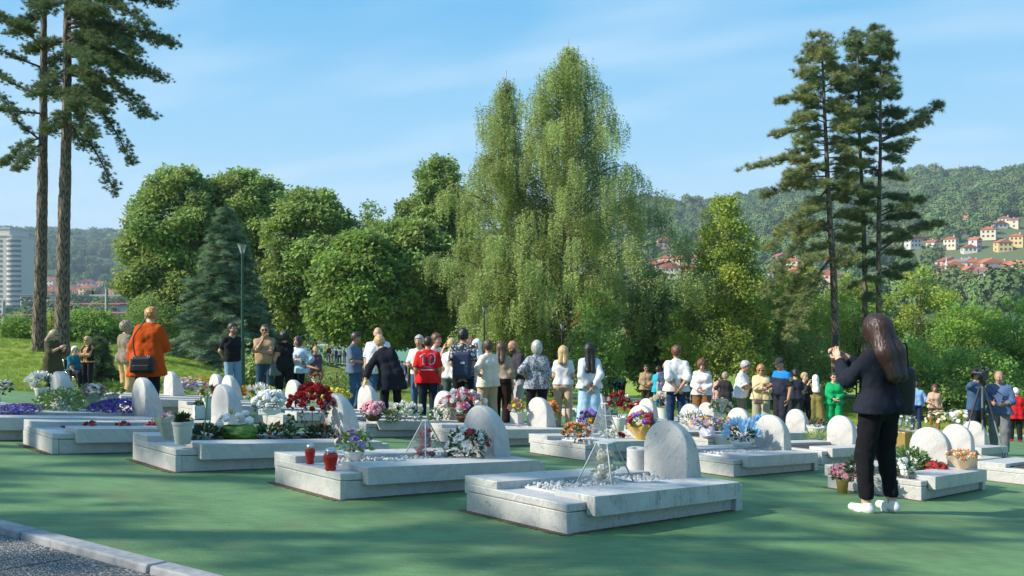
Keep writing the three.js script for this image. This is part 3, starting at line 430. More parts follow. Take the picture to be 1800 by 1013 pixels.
// ---------- poles, lamps, wall and car in the park ----------
{
  const green = mat([.012, .06, .035], .45), dark = mat([.02, .025, .03], .5), steel = mat([.38, .4, .42], .6);
  const lamp = (label, px, topPy, d, h, col) => { const b = down(px, d), H = yAt(topPy, d) - b.y, t = thing('street_lamp', label, 'street lamp', b, 0); part('base', bake(new THREE.CylinderGeometry(.065, .075, H * .36, 14), { p: [0, H * .18, 0] }), col, t); part('collar', bake(new THREE.CylinderGeometry(.05, .075, .07, 14), { p: [0, H * .36 + .03, 0] }), col, t); part('pole', bake(new THREE.CylinderGeometry(.036, .044, H * .6, 12), { p: [0, H * .64, 0] }), col, t); const hd = part('lantern', bake(new THREE.CylinderGeometry(.135, .045, .26, 16, 1), { p: [0, H - .16, 0] }), mat([.62, .66, .68], .25, { transmission: .6, roughness: .3 }), t); part('lid', bake(new THREE.CylinderGeometry(.15, .15, .03, 16), { p: [0, H - .015, 0] }), col, hd); for (let i = 0; i < 4; i++) { const a = i * 1.571; part('rib', bar(V(Math.sin(a) * .047, H - .29, Math.cos(a) * .047), V(Math.sin(a) * .137, H - .03, Math.cos(a) * .137), .007), col, hd); } };
  lamp('tall green lamp post with funnel lantern beside the man in black polo', 426, 428, 22.5, 4, green); lamp('dark lamp post before the birches, above the man with blue backpack', 851, 538, 40, 4, dark); lamp('slim dark lamp post half hidden by the orange-flowered tree', 988, 568, 40, 4, dark);
  const pole = (label, px, y0, d, arm) => { const b = down(px, d), H = yAt(y0, d) - b.y, t = thing('utility_pole', label, 'pole', b); part('pole', bar(V(0, -.3, 0), V(0, H, 0), .16, .11, 10), steel, t); if (arm) { part('crossarm', box(2.6, .14, .14, [0, H - .5, 0]), steel, t); for (const s of [-1, 0, 1]) part('insulator', bake(new THREE.CylinderGeometry(.07, .1, .3, 8), { p: [s * 1.1, H - .28, 0] }), dark, t); } };
  pole('pale utility pole with crossarm right of the pine trunks', 187, 508, 62, true); pole('thin pale pole at the picture edge below the high-rise', 6, 528, 58, false);
  { const d = 94, w0 = xAt(560, d), w1 = xAt(735, d), b = foot((w0 + w1) / 2, d), t = thing('boundary_wall', 'pale wall with a green panel behind the square', 'wall', b); part('wall', box(w1 - w0 + 10, 2.6, .4, [0, 1.2, 0]), mat([.62, .6, .56], .9), t); part('coping', box(w1 - w0 + 10.2, .15, .6, [0, 2.58, 0]), mat([.55, .54, .52], .9), t); for (let i = 0; i < 4; i++) part('panel', box(3, 1.5, .1, [-6 + i * 3.15, 1.5, .26]), mat([.25, .5, .4], .7), t); }
  { const d = 56, b = down(60, d), t = thing('parked_car', 'silver car behind the mound, mostly hidden by pine trunk', 'car', b, .5), paint = mat([.55, .57, .6], .25, { clearcoat: 1, metalness: .4 }), gl = mat([.03, .04, .05], .08);
    const s = new THREE.Shape(); s.moveTo(-2.1, .35); s.lineTo(-2.1, .8); s.quadraticCurveTo(-1.9, .95, -1.2, 1); s.quadraticCurveTo(-.7, 1.5, .1, 1.5); s.quadraticCurveTo(1.1, 1.48, 1.5, 1.0); s.lineTo(2.05, .9); s.lineTo(2.1, .35); s.closePath(); const g = new THREE.ExtrudeGeometry(s, { depth: 1.5, bevelEnabled: true, bevelSize: .1, bevelThickness: .1, bevelSegments: 3, curveSegments: 10 }); g.translate(0, 0, -.75); part('body', g, paint, t);
    const ws = new THREE.Shape([[-1, 1.02], [-.55, 1.38], [.95, 1.38], [1.25, 1.02]].map((a) => new THREE.Vector2(...a))); for (const z of [-.87, .855]) { const q = new THREE.ExtrudeGeometry(ws, { depth: .015, bevelEnabled: false }); q.translate(0, 0, z); part('window', q, gl, t); }
    for (const x of [-1.3, 1.3]) for (const z of [-.78, .78]) { const w = part('wheel', bake(new THREE.TorusGeometry(.25, .08, 8, 20), { p: [x, .33, z] }), dark, t); part('rim', bake(new THREE.CylinderGeometry(.2, .2, .1, 16), { p: [x, .33, z], r: [1.5708, 0, 0] }), steel, w); } }
}
// ---------- graves ----------
const TH = Math.atan2(.714, .70), CT = Math.cos(TH), ST = Math.sin(TH), SX = -.0628 * CT - .1136 * ST, SZ = -.0628 * ST + .1136 * CT;   // long axis runs away to the right; slopes along and across it
const shear = (g) => { const p = g.attributes.position; for (let i = 0; i < p.count; i++) p.setY(i, p.getY(i) + SX * p.getX(i) + SZ * p.getZ(i)); g.computeVertexNormals(); return g; };
const marbleTile = (seed, grime) => tile(1024, (u, v) => {
  const w = .16 * wrapN(u, v, 5, seed), a = wrapN(u + w, v + w * .7, 7, seed + 2), vein = Math.pow(1 - Math.abs(wrapN(u + w * 1.5, v * .6 - w, 6, seed + 5)), 9), fine = wrapN(u, v, 160, seed), pit = smooth(.62, .8, wrapN(u, v, 95, seed + 9));
  const spot = .7 * smooth(.5, 1.05, wrapN(u, v, 34, seed + 4) * .7 + wrapN(u, v, 9, seed + 6) * .6) * grime, k = .505 + .035 * a - .08 * vein + .02 * fine - .16 * pit * (.4 + grime);
  return [k * lerp(1.01, .42, spot), k * lerp(.985, .41, spot), k * lerp(.94, .37, spot)];
});
const marbleBump = tile(256, (u, v) => { const k = .6 + .15 * wrapN(u, v, 40, 3) + .15 * wrapN(u, v, 90, 5) - .3 * smooth(.6, .8, wrapN(u, v, 60, 9)); return [k, k, k]; }, false);
const marbles = [[1, .25], [40, .45], [80, .9]].map(([s, g]) => mat([1, 1, 1], .5, { map: rep(marbleTile(s, g), .8), bumpMap: rep(marbleBump, 2), bumpScale: .0015 }));
// dark algae runs down the outer lip of the oldest slab
const streaked = (() => { const t = tile(1024, (u, v) => { const s = .62 * smooth(-.1, .95, .3 * wrapN(u, v * .1, 34, 3) + .4 * wrapN(u, v * .4, 80, 8) + .55 * wrapN(u, v * 1.2, 6, 4)), k = .53 + .04 * wrapN(u, v, 8) + .03 * wrapN(u, v, 130, 2); return [k * lerp(1, .3, s), k * lerp(.99, .3, s), k * lerp(.95, .26, s)]; }); return mat([1, 1, 1], .6, { map: rep(t, .7), bumpMap: rep(marbleBump, 2), bumpScale: .002 }); })();
const gg = (() => {
  const rb = (x0, x1, y0, y1, z0, z1, rad = .006) => boxUV(shear(rbox(x1 - x0, y1 - y0, z1 - z0, [(x0 + x1) / 2, (y0 + y1) / 2, (z0 + z1) / 2], undefined, rad)));
  const ell = (pts, x0, x1) => { const s = new THREE.Shape(pts.map((a) => new THREE.Vector2(...a))), g = new THREE.ExtrudeGeometry(s, { depth: x1 - x0, bevelEnabled: true, bevelSize: .004, bevelThickness: .004, bevelSegments: 1 }); g.rotateY(Math.PI / 2); g.scale(1, 1, -1); const i = g.index ? g.toNonIndexed() : g, p = i.attributes.position; for (let k = 0; k < p.count; k += 3) { const a = [p.getX(k), p.getY(k), p.getZ(k)]; p.setXYZ(k, p.getX(k + 1), p.getY(k + 1), p.getZ(k + 1)); p.setXYZ(k + 1, ...a); } i.translate(x0, 0, 0); return boxUV(shear(i)); };
  const stone = (() => {
    const n = 28, out = []; for (let i = 0; i <= n; i++) { const t = i / n, a = Math.PI * (1 - (t - .16) / .68); out.push(t < .16 ? [-.215, lerp(0, .24, t / .16)] : t > .84 ? [.215, lerp(.24, 0, (t - .84) / .16)] : [.215 * Math.cos(a), .24 + .25 * Math.sin(a)]); }
    const back = (y) => .09 + .14 * (1 - Math.pow(clamp(y / .51), 1.4)), e = .012, P = [];
    const quad = (a, b, c, d) => P.push(...a, ...b, ...c, ...a, ...c, ...d), rings = [];
    for (const [x, k] of [[0, 1 - e * 4], [.008, 1 - e], [.02, 1], [-1, 1], [-2, 1 - e], [-3, 1 - e * 4]]) rings.push(out.map(([z, y]) => { const b = back(y); return [x >= 0 ? x : x === -1 ? b - .02 : x === -2 ? b - .008 : b, y * (y > .01 ? k : 1), z * k]; }));
    for (let r = 0; r < rings.length - 1; r++) for (let i = 0; i < n; i++) quad(rings[r][i], rings[r][i + 1], rings[r + 1][i + 1], rings[r + 1][i]);
    const cap = (R, flip) => { for (let i = 0; i <= n; i++) { const c = [R[0][0] * .6 + R[14][0] * .4, .2, 0], a = R[i], b = R[(i + 1) % (n + 1)]; flip ? P.push(...c, ...a, ...b) : P.push(...c, ...b, ...a); } };
    cap(rings[0], false); cap(rings[5], true);
    let g = new THREE.BufferGeometry(); g.setAttribute('position', new THREE.Float32BufferAttribute(P, 3)); g.translate(.76, .2, -.02); g = boxUV(shear(g)); return creased(g);
  })();
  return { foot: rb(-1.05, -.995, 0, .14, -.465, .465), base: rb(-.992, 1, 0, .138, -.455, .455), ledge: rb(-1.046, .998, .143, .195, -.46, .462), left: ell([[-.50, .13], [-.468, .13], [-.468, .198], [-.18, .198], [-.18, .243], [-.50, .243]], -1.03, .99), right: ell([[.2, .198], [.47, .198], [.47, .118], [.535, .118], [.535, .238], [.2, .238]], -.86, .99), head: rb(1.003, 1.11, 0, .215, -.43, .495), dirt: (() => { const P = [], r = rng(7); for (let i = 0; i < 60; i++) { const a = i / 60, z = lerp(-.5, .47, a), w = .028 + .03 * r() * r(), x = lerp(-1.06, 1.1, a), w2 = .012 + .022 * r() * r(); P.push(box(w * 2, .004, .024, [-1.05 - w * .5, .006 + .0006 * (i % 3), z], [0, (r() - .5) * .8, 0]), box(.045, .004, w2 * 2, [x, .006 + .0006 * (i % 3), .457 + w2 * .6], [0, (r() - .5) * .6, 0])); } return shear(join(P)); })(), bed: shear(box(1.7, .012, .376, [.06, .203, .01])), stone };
})();
function creased(g) {                                       // smooth normals across shallow edges only
  const p = g.attributes.position, n = p.count, map = new Map(), fn = []; g.computeVertexNormals();
  const k = (i) => [p.getX(i), p.getY(i), p.getZ(i)].map((v) => Math.round(v * 4e3)).join();
  for (let i = 0; i < n; i++) { const q = V(g.attributes.normal.getX(i), g.attributes.normal.getY(i), g.attributes.normal.getZ(i)); fn.push(q); const h = k(i); (map.get(h) ?? map.set(h, []).get(h)).push(i); }
  const a = new Float32Array(n * 3); for (const l of map.values()) for (const i of l) { const s = V(0, 0, 0); for (const j of l) if (fn[i].dot(fn[j]) > .72) s.add(fn[j]); s.normalize(); a.set([s.x, s.y, s.z], i * 3); }
  g.setAttribute('normal', new THREE.BufferAttribute(a, 3)); return g;
}
const pebble = (() => { const g = new THREE.IcosahedronGeometry(1, 1), p = g.attributes.position; for (let i = 0; i < p.count; i++) { const k = 1 + .25 * n3(p.getX(i) * 1.3, p.getY(i) * 1.3, p.getZ(i) * 1.3); p.setXYZ(i, p.getX(i) * k, p.getY(i) * k * .7, p.getZ(i) * k); } g.computeVertexNormals(); return g; })();
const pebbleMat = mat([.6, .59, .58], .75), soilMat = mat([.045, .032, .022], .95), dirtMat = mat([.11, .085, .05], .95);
function grave(o, label, fill, m = 0, slabM) {              // o: world x, depth of the grave's centre
  const t = thing('grave', label, 'grave', foot(o.x, o.d), TH, 'white marble graves'), M = marbles[m];
  part('end_panel', gg.foot, M, t); part('base', gg.base, M, t); part('ledge', gg.ledge, M, t); part('cover_slab', gg.left, M, t); part('cover_slab', gg.right, slabM ?? M, t); part('head_block', gg.head, M, t);
  part('dirt_edge', gg.dirt, dirtMat, t, 'stuff'); part('headstone', gg.stone, M, t); part('bed', gg.bed, fill === 'soil' ? soilMat : pebbleMat, t);
  const r = rng(Math.round(o.x * 97 + o.d * 31));
  if (fill === 'gravel') { const l = [], c = []; for (let i = 0; i < (o.n ?? 520); i++) { const x = lerp(-.76, .72, r()), z = lerp(-.165, .185, r()), s = lerp(.008, .018, r()); l.push(M4(V(x, .211 + r() * .012 + SX * x + SZ * z, z), Q(r() * 3, r() * 6, r() * 3), s)); const k = lerp(.55, 1.1, r()); c.push(new THREE.Color(k, k * .99, k * .97)); } stamp('gravel', pebble, pebbleMat, l, c, t); }
  return t;
}
const onPlane = (px, py, h = 0) => { const d = depthOf(px, py, h); return [xAt(px, d), d]; };
const byCorner = (px, py) => { const [x, d] = onPlane(px, py); return { x: x + 1.05 * CT - .465 * ST, d: d + 1.05 * ST + .465 * CT }; };     // nearest bottom corner of the grave
const byStone = (px, py, dd) => { const [x, d] = dd ? [xAt(px, dd), dd] : onPlane(px, py, .67); return { x: x - .80 * CT, d: d - .80 * ST }; };   // top of its headstone
grave(byCorner(997, 942), 'nearest weathered grave with gravel, glass pyramid and dark-streaked slab', 'gravel', 2, streaked);
grave(byCorner(598, 881), 'white gravel grave carrying two red candle lanterns', 'gravel', 0); grave(byCorner(308, 832), 'planted grave with a rough white cup standing on its edge', 'soil', 0);
grave(byCorner(91, 800), 'grave with a few red blooms lying between its slabs', 'soil', 0); grave(byStone(250, 667), 'grave with purple ground cover and a round green bush', 'soil', 1);
grave(byStone(104, 656), 'grave behind the round green bush, stone beside white tulips', 'soil', 0); grave(byStone(-34, 646), 'grave cut by the picture edge beside purple ground cover', 'gravel', 1);
grave(byCorner(1620, 882), 'sunlit grave behind the phone-raising woman, potted pink flowers at its foot', 'soil', 1); grave(byCorner(1290, 840), 'gravel grave carrying two bowls of pale blue flowers', 'gravel', 1); grave(byCorner(1029, 811), 'gravel grave with gold-wrapped bouquet and peach flowers', 'gravel', 2);
grave(byStone(948, 701), 'grave with plain stone below the grey-bobbed woman', 'gravel', 0); grave(byStone(782, 690, 12.8), 'grave heaped with white and pink roses behind the boy in red', 'soil', 0); grave(byStone(645, 683, 13.6), 'grave whose stone the dark-jacketed visitor leans on', 'soil', 1);
grave(byStone(516, 672, 14.1), 'sunlit grave behind the red rose bush', 'soil', 1); grave(byStone(402, 664, 14.7), 'sunlit grave in front of the green lamp post', 'soil', 1); grave(byStone(300, 655), 'grave covered with yellow and cream flowers behind the orange cardigan', 'soil', 1);
grave(byStone(1684, 748), 'shaded grave beside the tripod legs', 'soil', 0); grave(byStone(1480, 733), 'grave with lavender and a white planter before the green suit', 'soil', 0); grave(byStone(1300, 719), 'sunlit grave between the white polo and beige outfit', 'soil', 1); grave(byStone(1138, 702), 'sunlit grave beside the vase of cream roses', 'soil', 1);
grave(byStone(1401, 721), 'sunlit grave behind the dark uniformed officer', 'soil', 1); grave(byStone(1052, 692), 'sunlit grave behind the long black-haired woman', 'soil', 1); grave(byStone(1215, 712), 'low sunlit grave behind the lilies', 'soil', 0);
grave(byStone(1850, 760), 'grave corner entering at the picture edge behind red jacket', 'soil', 0); grave({ x: 3.9, d: 17.6 }, 'far grave behind the visitors in white', 'soil', 1); grave({ x: 8.6, d: 15.2 }, 'far grave heaped with white daisies near the beige shirt', 'soil', 1); grave({ x: -6.2, d: 14.6 }, 'far grave with lilac flowers beside the path', 'soil', 1);

// ---------- flowers, pots and lanterns ----------
const bloom = (() => {
  const petal = (l, w, cup, tilt, a, y0 = 0, r0 = 0) => { const g = new THREE.PlaneGeometry(w, l, 2, 3), p = g.attributes.position; for (let i = 0; i < p.count; i++) { const x = p.getX(i), t = p.getY(i) / l + .5, k = Math.sin(Math.PI * clamp(.18 + t * .72)); p.setXYZ(i, x * k, t * l, cup * t * t * l - Math.abs(x) * .5 * cup); } g.applyMatrix4(new THREE.Matrix4().makeRotationX(tilt)); g.translate(0, y0, r0); g.rotateY(a); return g; };
  const ring = (n, l, w, cup, tilt, off, y0, r0) => Array.from({ length: n }, (_, i) => petal(l, w, cup, tilt, (i + off) / n * 6.283, y0, r0));
  const ruff = (f, amp, seed) => { const g = new THREE.IcosahedronGeometry(.5, 3), p = g.attributes.position; for (let i = 0; i < p.count; i++) { const v = V(p.getX(i), p.getY(i), p.getZ(i)), k = 1 + amp * n3(v.x * f + seed, v.y * f, v.z * f); p.setXYZ(i, v.x * k, v.y * k * .75, v.z * k); } g.computeVertexNormals(); return strip(g); };
  const fin = (l) => { const g = join(l); g.computeVertexNormals(); return g; };
  return {
    rose: fin([...ring(6, .42, .42, -.2, 1.0, 0, -.1, .06), ...ring(5, .42, .36, -.35, .55, .4, -.06, .07), ...ring(4, .4, .3, -.4, .25, .2, 0, .07), bake(new THREE.SphereGeometry(.15, 8, 6), { p: [0, .15, 0], s: [1, 1.1, 1] })]),
    ruffle: ruff(7, .28, 3), pompon: ruff(12, .2, 6),
    daisy: fin([...ring(13, .46, .17, -.1, 1.35, 0, 0, .05), ...ring(9, .34, .15, -.15, 1.0, .3, .03, .03), bake(new THREE.SphereGeometry(.11, 8, 5), { p: [0, .05, 0], s: [1, .6, 1] })]),
    lily: fin([...ring(3, .62, .28, -.35, .7, 0, 0, .02), ...ring(3, .6, .22, -.3, .8, .5, .01, .02), bar(V(0, 0, 0), V(0, .4, 0), .03, .02)]),
    tulip: fin([...ring(3, .8, .5, .12, .22, 0, -.2, .12), ...ring(3, .78, .46, .12, .16, .5, -.2, .1)]),
  };
})();
const petals = { white: [.78, .78, .74], cream: [.78, .7, .5], yellow: [.75, .58, .05], orange: [.72, .2, .02], red: [.5, .012, .015], crimson: [.33, .01, .03], pink: [.68, .26, .34], rose: [.72, .42, .42], peach: [.72, .38, .18], lilac: [.46, .32, .62], purple: [.13, .05, .42], violet: [.2, .1, .45], blue: [.22, .48, .82], sky: [.42, .66, .85], green: [.35, .45, .2] };
const petalMat = (c) => memo('p' + c, () => mat(petals[c], .75, { side: THREE.DoubleSide, transmission: .2 }));
const leafTone = { green: [.07, .17, .03], dark: [.035, .085, .025], fresh: [.17, .3, .04], grey: [.17, .22, .14], yellow: [.3, .36, .04] }, leafTM = (c) => memo('l' + c, () => mat(leafTone[c], .7, { side: THREE.DoubleSide, transmission: .3 }));
const potM = { white: mat([.72, .72, .7], .45), rough: mat([.55, .55, .53], .9, { bumpMap: rep(marbleBump, 4), bumpScale: .004 }), clay: mat([.32, .12, .06], .8), gold: mat([.55, .36, .12], .35, { metalness: .7 }), grey: mat([.45, .46, .46], .7), marble: marbles[0], brown: mat([.12, .07, .04], .7), foil: mat([.5, .55, .5], .25, { transmission: .6, side: THREE.DoubleSide }), paper: mat([.62, .42, .12], .7, { side: THREE.DoubleSide }), cream: mat([.72, .6, .42], .8, { side: THREE.DoubleSide, transmission: .2 }), lilac: mat([.62, .6, .72], .4, { side: THREE.DoubleSide, transmission: .35 }), green: mat([.12, .25, .025], .45, { side: THREE.DoubleSide, transmission: .2 }) };
function pot(kind, r, h) {
  if (kind === 'box') return rbox(r * 2, h, r * 2, [0, h / 2, 0], undefined, r * .1);
  if (kind === 'wrap') { const g = new THREE.SphereGeometry(1, 40, 24, 0, 6.2832, .75, 2.4), p = g.attributes.position; for (let i = 0; i < p.count; i++) { const x = p.getX(i), y = p.getY(i), z = p.getZ(i), k = 1 + .06 * n3(x * 2.5, y * 2.5, z * 2.5) + .06 * Math.abs(n3(x * 5, y * 2, z * 5)); p.setXYZ(i, x * r * k * (1 + .25 * x), Math.max(0, (y * .75 + .5) * h * k * (1 - .25 * x)), z * r * .45 * k); } g.computeVertexNormals(); return g; }
  if (kind === 'cone') { const g = new THREE.CylinderGeometry(r, r * .3, h, 26, 5, true), p = g.attributes.position; for (let i = 0; i < p.count; i++) { const t = p.getY(i) / h + .5, a = Math.atan2(p.getZ(i), p.getX(i)), k = 1 + t * (.16 * Math.sin(a * 7) + .1 * n2(a * 3, t * 3)); p.setXYZ(i, p.getX(i) * k, t * h * (1 + .12 * Math.sin(a * 5) * t), p.getZ(i) * k); } g.computeVertexNormals(); return g; }
  const q = kind === 'bowl' ? [[0, 0], [.5, 0], [.62, .1], [.95, .75], [1, 1], [.93, 1], [.85, .7], [0, .6]] : kind === 'vase' ? [[0, 0], [.55, 0], [.5, .1], [.72, .5], [.8, .8], [1, 1], [.92, 1], [.7, .75], [0, .7]] : [[0, 0], [.72, 0], [.94, .86], [1, .86], [1.02, 1], [.94, 1], [.88, .84], [0, .84]];
  return new THREE.LatheGeometry(q.map(([a, b]) => new THREE.Vector2(a * r, b * h)), 24);
}
function leaves(n, rx, ry, len, seed, wid = .5) {           // leaves through an ellipsoid, pointing outwards
  const r = rng(seed), pos = [];
  for (let i = 0; i < n; i++) {
    const d = V(r() * 2 - 1, r() * 1.5 - .5, r() * 2 - 1).normalize(), p = V(d.x * rx, d.y * ry, d.z * rx).multiplyScalar(lerp(.25, .95, Math.sqrt(r()))), l = len * lerp(.7, 1.3, r()), q = new THREE.Quaternion().setFromUnitVectors(V(0, 0, 1), d.clone().add(V((r() - .5) * .9, (r() - .3) * .9, (r() - .5) * .9)).normalize()).multiply(Q(0, 0, r() * 6.28)), w = l * wid;
    const c = [[0, 0, 0], [-w / 2, .1 * w, l * .45], [0, 0, l], [w / 2, .1 * w, l * .45]].map((a) => V(...a).applyQuaternion(q).add(p)); for (const k of [0, 1, 2, 0, 2, 3]) pos.push(c[k].x, c[k].y, c[k].z);
  }
  const g = new THREE.BufferGeometry(); g.setAttribute('position', new THREE.Float32BufferAttribute(pos, 3)); g.computeVertexNormals(); return g;
}
// px, py: photo pixel of the base; on: height of what it stands on; pot: [kind, material, width px, height px] or null; w, h: foliage size in px; blooms: [shape, colour, count, px]
function posy(px, py, on, label, category, P, w, h, leaf, blooms, o = {}) {
  const [x, d] = onPlane(px, py, on), k = d / F, t = thing(o.name ?? (P ? 'flower_pot' : 'bouquet'), label, category, V(x, G(x, d) + on, -d), (px * 7.3) % 6.28, 'flowers laid on the graves'), r = rng(Math.round(px * 13 + py * 7)), ph = P ? P[3] * k : 0;
  if (P) part(P[0] === 'cone' ? 'wrapping' : 'pot', pot(P[0], P[2] * k / 2, ph), potM[P[1]], t);
  const rx = w * k / 2, ry = h * k / 2, cy = ph * (P && P[0] === 'cone' ? .75 : 1) + ry * (o.low ?? .62);
  if (leaf) { const g = leaves(o.n ?? 130, rx, ry, o.len ?? .055, px * 3 + 1, o.wid ?? .5); g.translate(0, cy, 0); part('leaves', g, leafTM(leaf), t, 'stuff'); const st = []; for (let i = 0; i < 7; i++) { const a = r() * 6.28; st.push(bar(V(0, ph * .7, 0), V(Math.sin(a) * rx * .6, cy + ry * .3 * r(), Math.cos(a) * rx * .6), .003, .002, 4)); } part('stems', mergeGeometries(st), leafTM('dark'), t, 'stuff'); }
  for (let [shape, col, n, sz] of blooms) {
    if (n > 5 && n < 40) { n = Math.round(n * 1.4); sz *= 1.08; } const s = sz * k, tiny = sz < 6 || n > 40, mats = [];
    for (let i = 0; i < n; i++) {
      const a = i * 2.4 + r() * .9, e = lerp(o.e0 ?? -.15, 1.4, Math.pow((i + r()) / n, .9)), dir = V(Math.sin(a) * Math.cos(e), Math.sin(e), Math.cos(a) * Math.cos(e)), f = lerp(.82, 1.08, r()), p = V(dir.x * rx * f, cy + dir.y * ry * f, dir.z * rx * f), q = new THREE.Quaternion().setFromUnitVectors(UP, dir.clone().add(V(0, .35, 0)).normalize()).multiply(Q(0, r() * 6.28, 0)), sc = s * lerp(.8, 1.2, r());
      if (tiny) mats.push(M4(p, q, sc)); else { const f2 = part('flower', bloom[shape], petalMat(col), t); f2.position.copy(p); f2.quaternion.copy(q); f2.scale.setScalar(sc); }
    }
    if (tiny) stamp('blossom', bloom[shape], petalMat(col), mats, null, t);
  }
  return t;
}
const S = .235;
posy(622, 808, S, 'white bowl of purple and white pansies beside red lanterns', 'flower bowl', ['bowl', 'white', 40, 17], 58, 40, 'fresh', [['daisy', 'lilac', 9, 13], ['daisy', 'purple', 10, 12], ['daisy', 'cream', 9, 12]]);
posy(820, 806, .22, 'white daisy bouquet with two red carnations against headstone', 'bouquet', null, 76, 58, 'dark', [['daisy', 'white', 22, 15], ['ruffle', 'crimson', 3, 16]], { low: .8, n: 220 });
posy(321, 780, S, 'rough white cup-shaped pot on grave edge', 'pot', ['pot', 'rough', 36, 40], 8, 6, 'dark', [['ruffle', 'red', 2, 5]]);
posy(294, 774, S, 'clear-wrapped pink bouquet lying against the rough white cup', 'bouquet', ['cone', 'foil', 42, 44], 24, 14, null, [['rose', 'pink', 5, 11], ['rose', 'white', 3, 10]]);
posy(415, 772, .21, 'flower bundle in green paper and clear wrap on planted grave', 'bouquet', ['wrap', 'green', 112, 22], 80, 26, null, [['lily', 'green', 4, 15], ['pompon', 'white', 6, 12]]);
for (const [x, w, l] of [[365, 60, 'dark leafy plants with orange buds behind rough cup'], [480, 90, 'low dark plants with orange lilies right of green paper bundle'], [570, 70, 'low dark plants at the foot of grey headstone']]) posy(x, 774, .2, l, 'plant', null, w, 34, 'dark', [['tulip', 'orange', 2, 10]], { name: 'bedding_plant', n: 260, len: .06, low: .5 });
posy(548, 772, .2, 'tall rose bush with masses of deep red blooms', 'rose bush', null, 92, 84, 'dark', [['rose', 'red', 34, 16], ['rose', 'crimson', 10, 15]], { name: 'rose_bush', n: 150, low: 1.15, e0: .25 });
for (const [x, l] of [[158, 'red geranium blooms on the left of the low grave slot'], [215, 'red geranium blooms in the middle of the low grave slot'], [270, 'red geranium blooms beside the clear-wrapped bouquet']]) posy(x, 752, .22, l, 'flowers', null, 24, 12, 'dark', [['ruffle', 'red', 5, 8]], { name: 'geranium', n: 30, len: .03 });
posy(104, 728, .2, 'round variegated green bush on the purple-flowered grave', 'bush', null, 82, 52, 'fresh', [['pompon', 'cream', 60, 3]], { name: 'potted_bush', n: 620, len: .05, low: .7 });
posy(204, 727, .225, 'violet ground cover in front of the grey headstone', 'flowers', null, 96, 32, 'dark', [['daisy', 'purple', 300, 5], ['daisy', 'violet', 160, 5]], { name: 'lobelia', n: 260, len: .03, low: .5 });
posy(30, 727, .225, 'violet ground cover at the picture edge', 'flowers', null, 76, 20, 'dark', [['daisy', 'violet', 190, 5], ['daisy', 'lilac', 80, 5]], { name: 'lobelia', n: 140, len: .03, low: .5 });
posy(73, 700, S, 'pot of large white tulips left of round green bush', 'flower pot', ['pot', 'white', 24, 18], 40, 26, 'dark', [['tulip', 'white', 13, 14]]); posy(6, 690, S, 'white roses at the picture edge beside headstone', 'bouquet', null, 26, 24, 'dark', [['rose', 'white', 7, 11]]);
posy(162, 712, S, 'clear-wrapped white and pink spray behind the violet cover', 'bouquet', ['cone', 'foil', 38, 20], 40, 26, 'grey', [['daisy', 'white', 16, 8], ['daisy', 'pink', 8, 7]]); posy(197, 708, S, 'pot of curly green leaves behind the violet cover', 'potted plant', ['pot', 'lilac', 24, 14], 38, 28, 'fresh', [], { n: 260 }); posy(122, 702, S, 'small yellow daisies beside the white tulips', 'flowers', null, 40, 16, 'fresh', [['daisy', 'yellow', 30, 5]]);
const rowCols = [['yellow', 'cream'], ['cream', 'rose'], ['white', 'yellow'], ['peach', 'yellow'], ['pink', 'cream'], ['lilac', 'white']];
[[292, 688, 0, 'pale yellow bunch nearest the orange cardigan'], [312, 692, 5, 'lilac and white bunch in the yellow flower row'], [328, 686, 1, 'cream and rose bunch in the yellow flower row'], [348, 694, 5, 'lilac bunch just left of white cup planter'], [352, 686, 3, 'peach and yellow bunch above the lilac one'], [376, 687, 0, 'yellow bunch before the lamp-post headstone'], [398, 700, 4, 'pink and cream bunch beside white cup planter']].forEach(([x, y, c, l]) => posy(x, y, S, l, 'bouquet', null, 42, 26, 'fresh', [['rose', rowCols[c][0], 11, 8], ['daisy', rowCols[c][1], 9, 8]]));
posy(372, 737, .02, 'tall white cup planter with red and yellow flowers', 'flower pot', ['pot', 'white', 30, 38], 36, 24, 'fresh', [['rose', 'orange', 6, 9], ['rose', 'red', 5, 8], ['daisy', 'cream', 7, 9]]); posy(350, 736, .02, 'small square white planter beside the tall cup', 'planter', ['box', 'white', 18, 24], 12, 6, 'green', []);
posy(436, 702, S, 'orange and yellow bunch right of grey headstone', 'bouquet', null, 38, 26, 'fresh', [['rose', 'orange', 9, 9], ['rose', 'yellow', 9, 9]]); posy(458, 704, S, 'white and yellow lilies behind the white chrysanthemums', 'bouquet', null, 42, 26, 'fresh', [['lily', 'white', 9, 14], ['lily', 'yellow', 5, 13]]);
posy(474, 728, S, 'rounded mass of white chrysanthemums left of rose bush', 'bouquet', ['box', 'white', 30, 10], 58, 36, 'dark', [['pompon', 'white', 34, 10]]); posy(590, 706, S, 'yellow-green leafy bunch behind the red rose bush', 'plant', null, 56, 28, 'yellow', [['pompon', 'yellow', 24, 5]], { n: 260 });
posy(656, 740, .24, 'pink carnations in a dark bowl beside grey headstone', 'flower bowl', ['bowl', 'brown', 30, 9], 44, 28, 'green', [['ruffle', 'pink', 14, 10], ['ruffle', 'rose', 9, 9]]); posy(714, 741, .24, 'white roses with blush centres left of the boy in red', 'bouquet', null, 62, 38, 'green', [['rose', 'white', 16, 12], ['rose', 'rose', 5, 9]]); posy(690, 741, .24, 'cream bunch between pink and white flowers', 'bouquet', null, 26, 26, 'fresh', [['rose', 'cream', 9, 9]]);
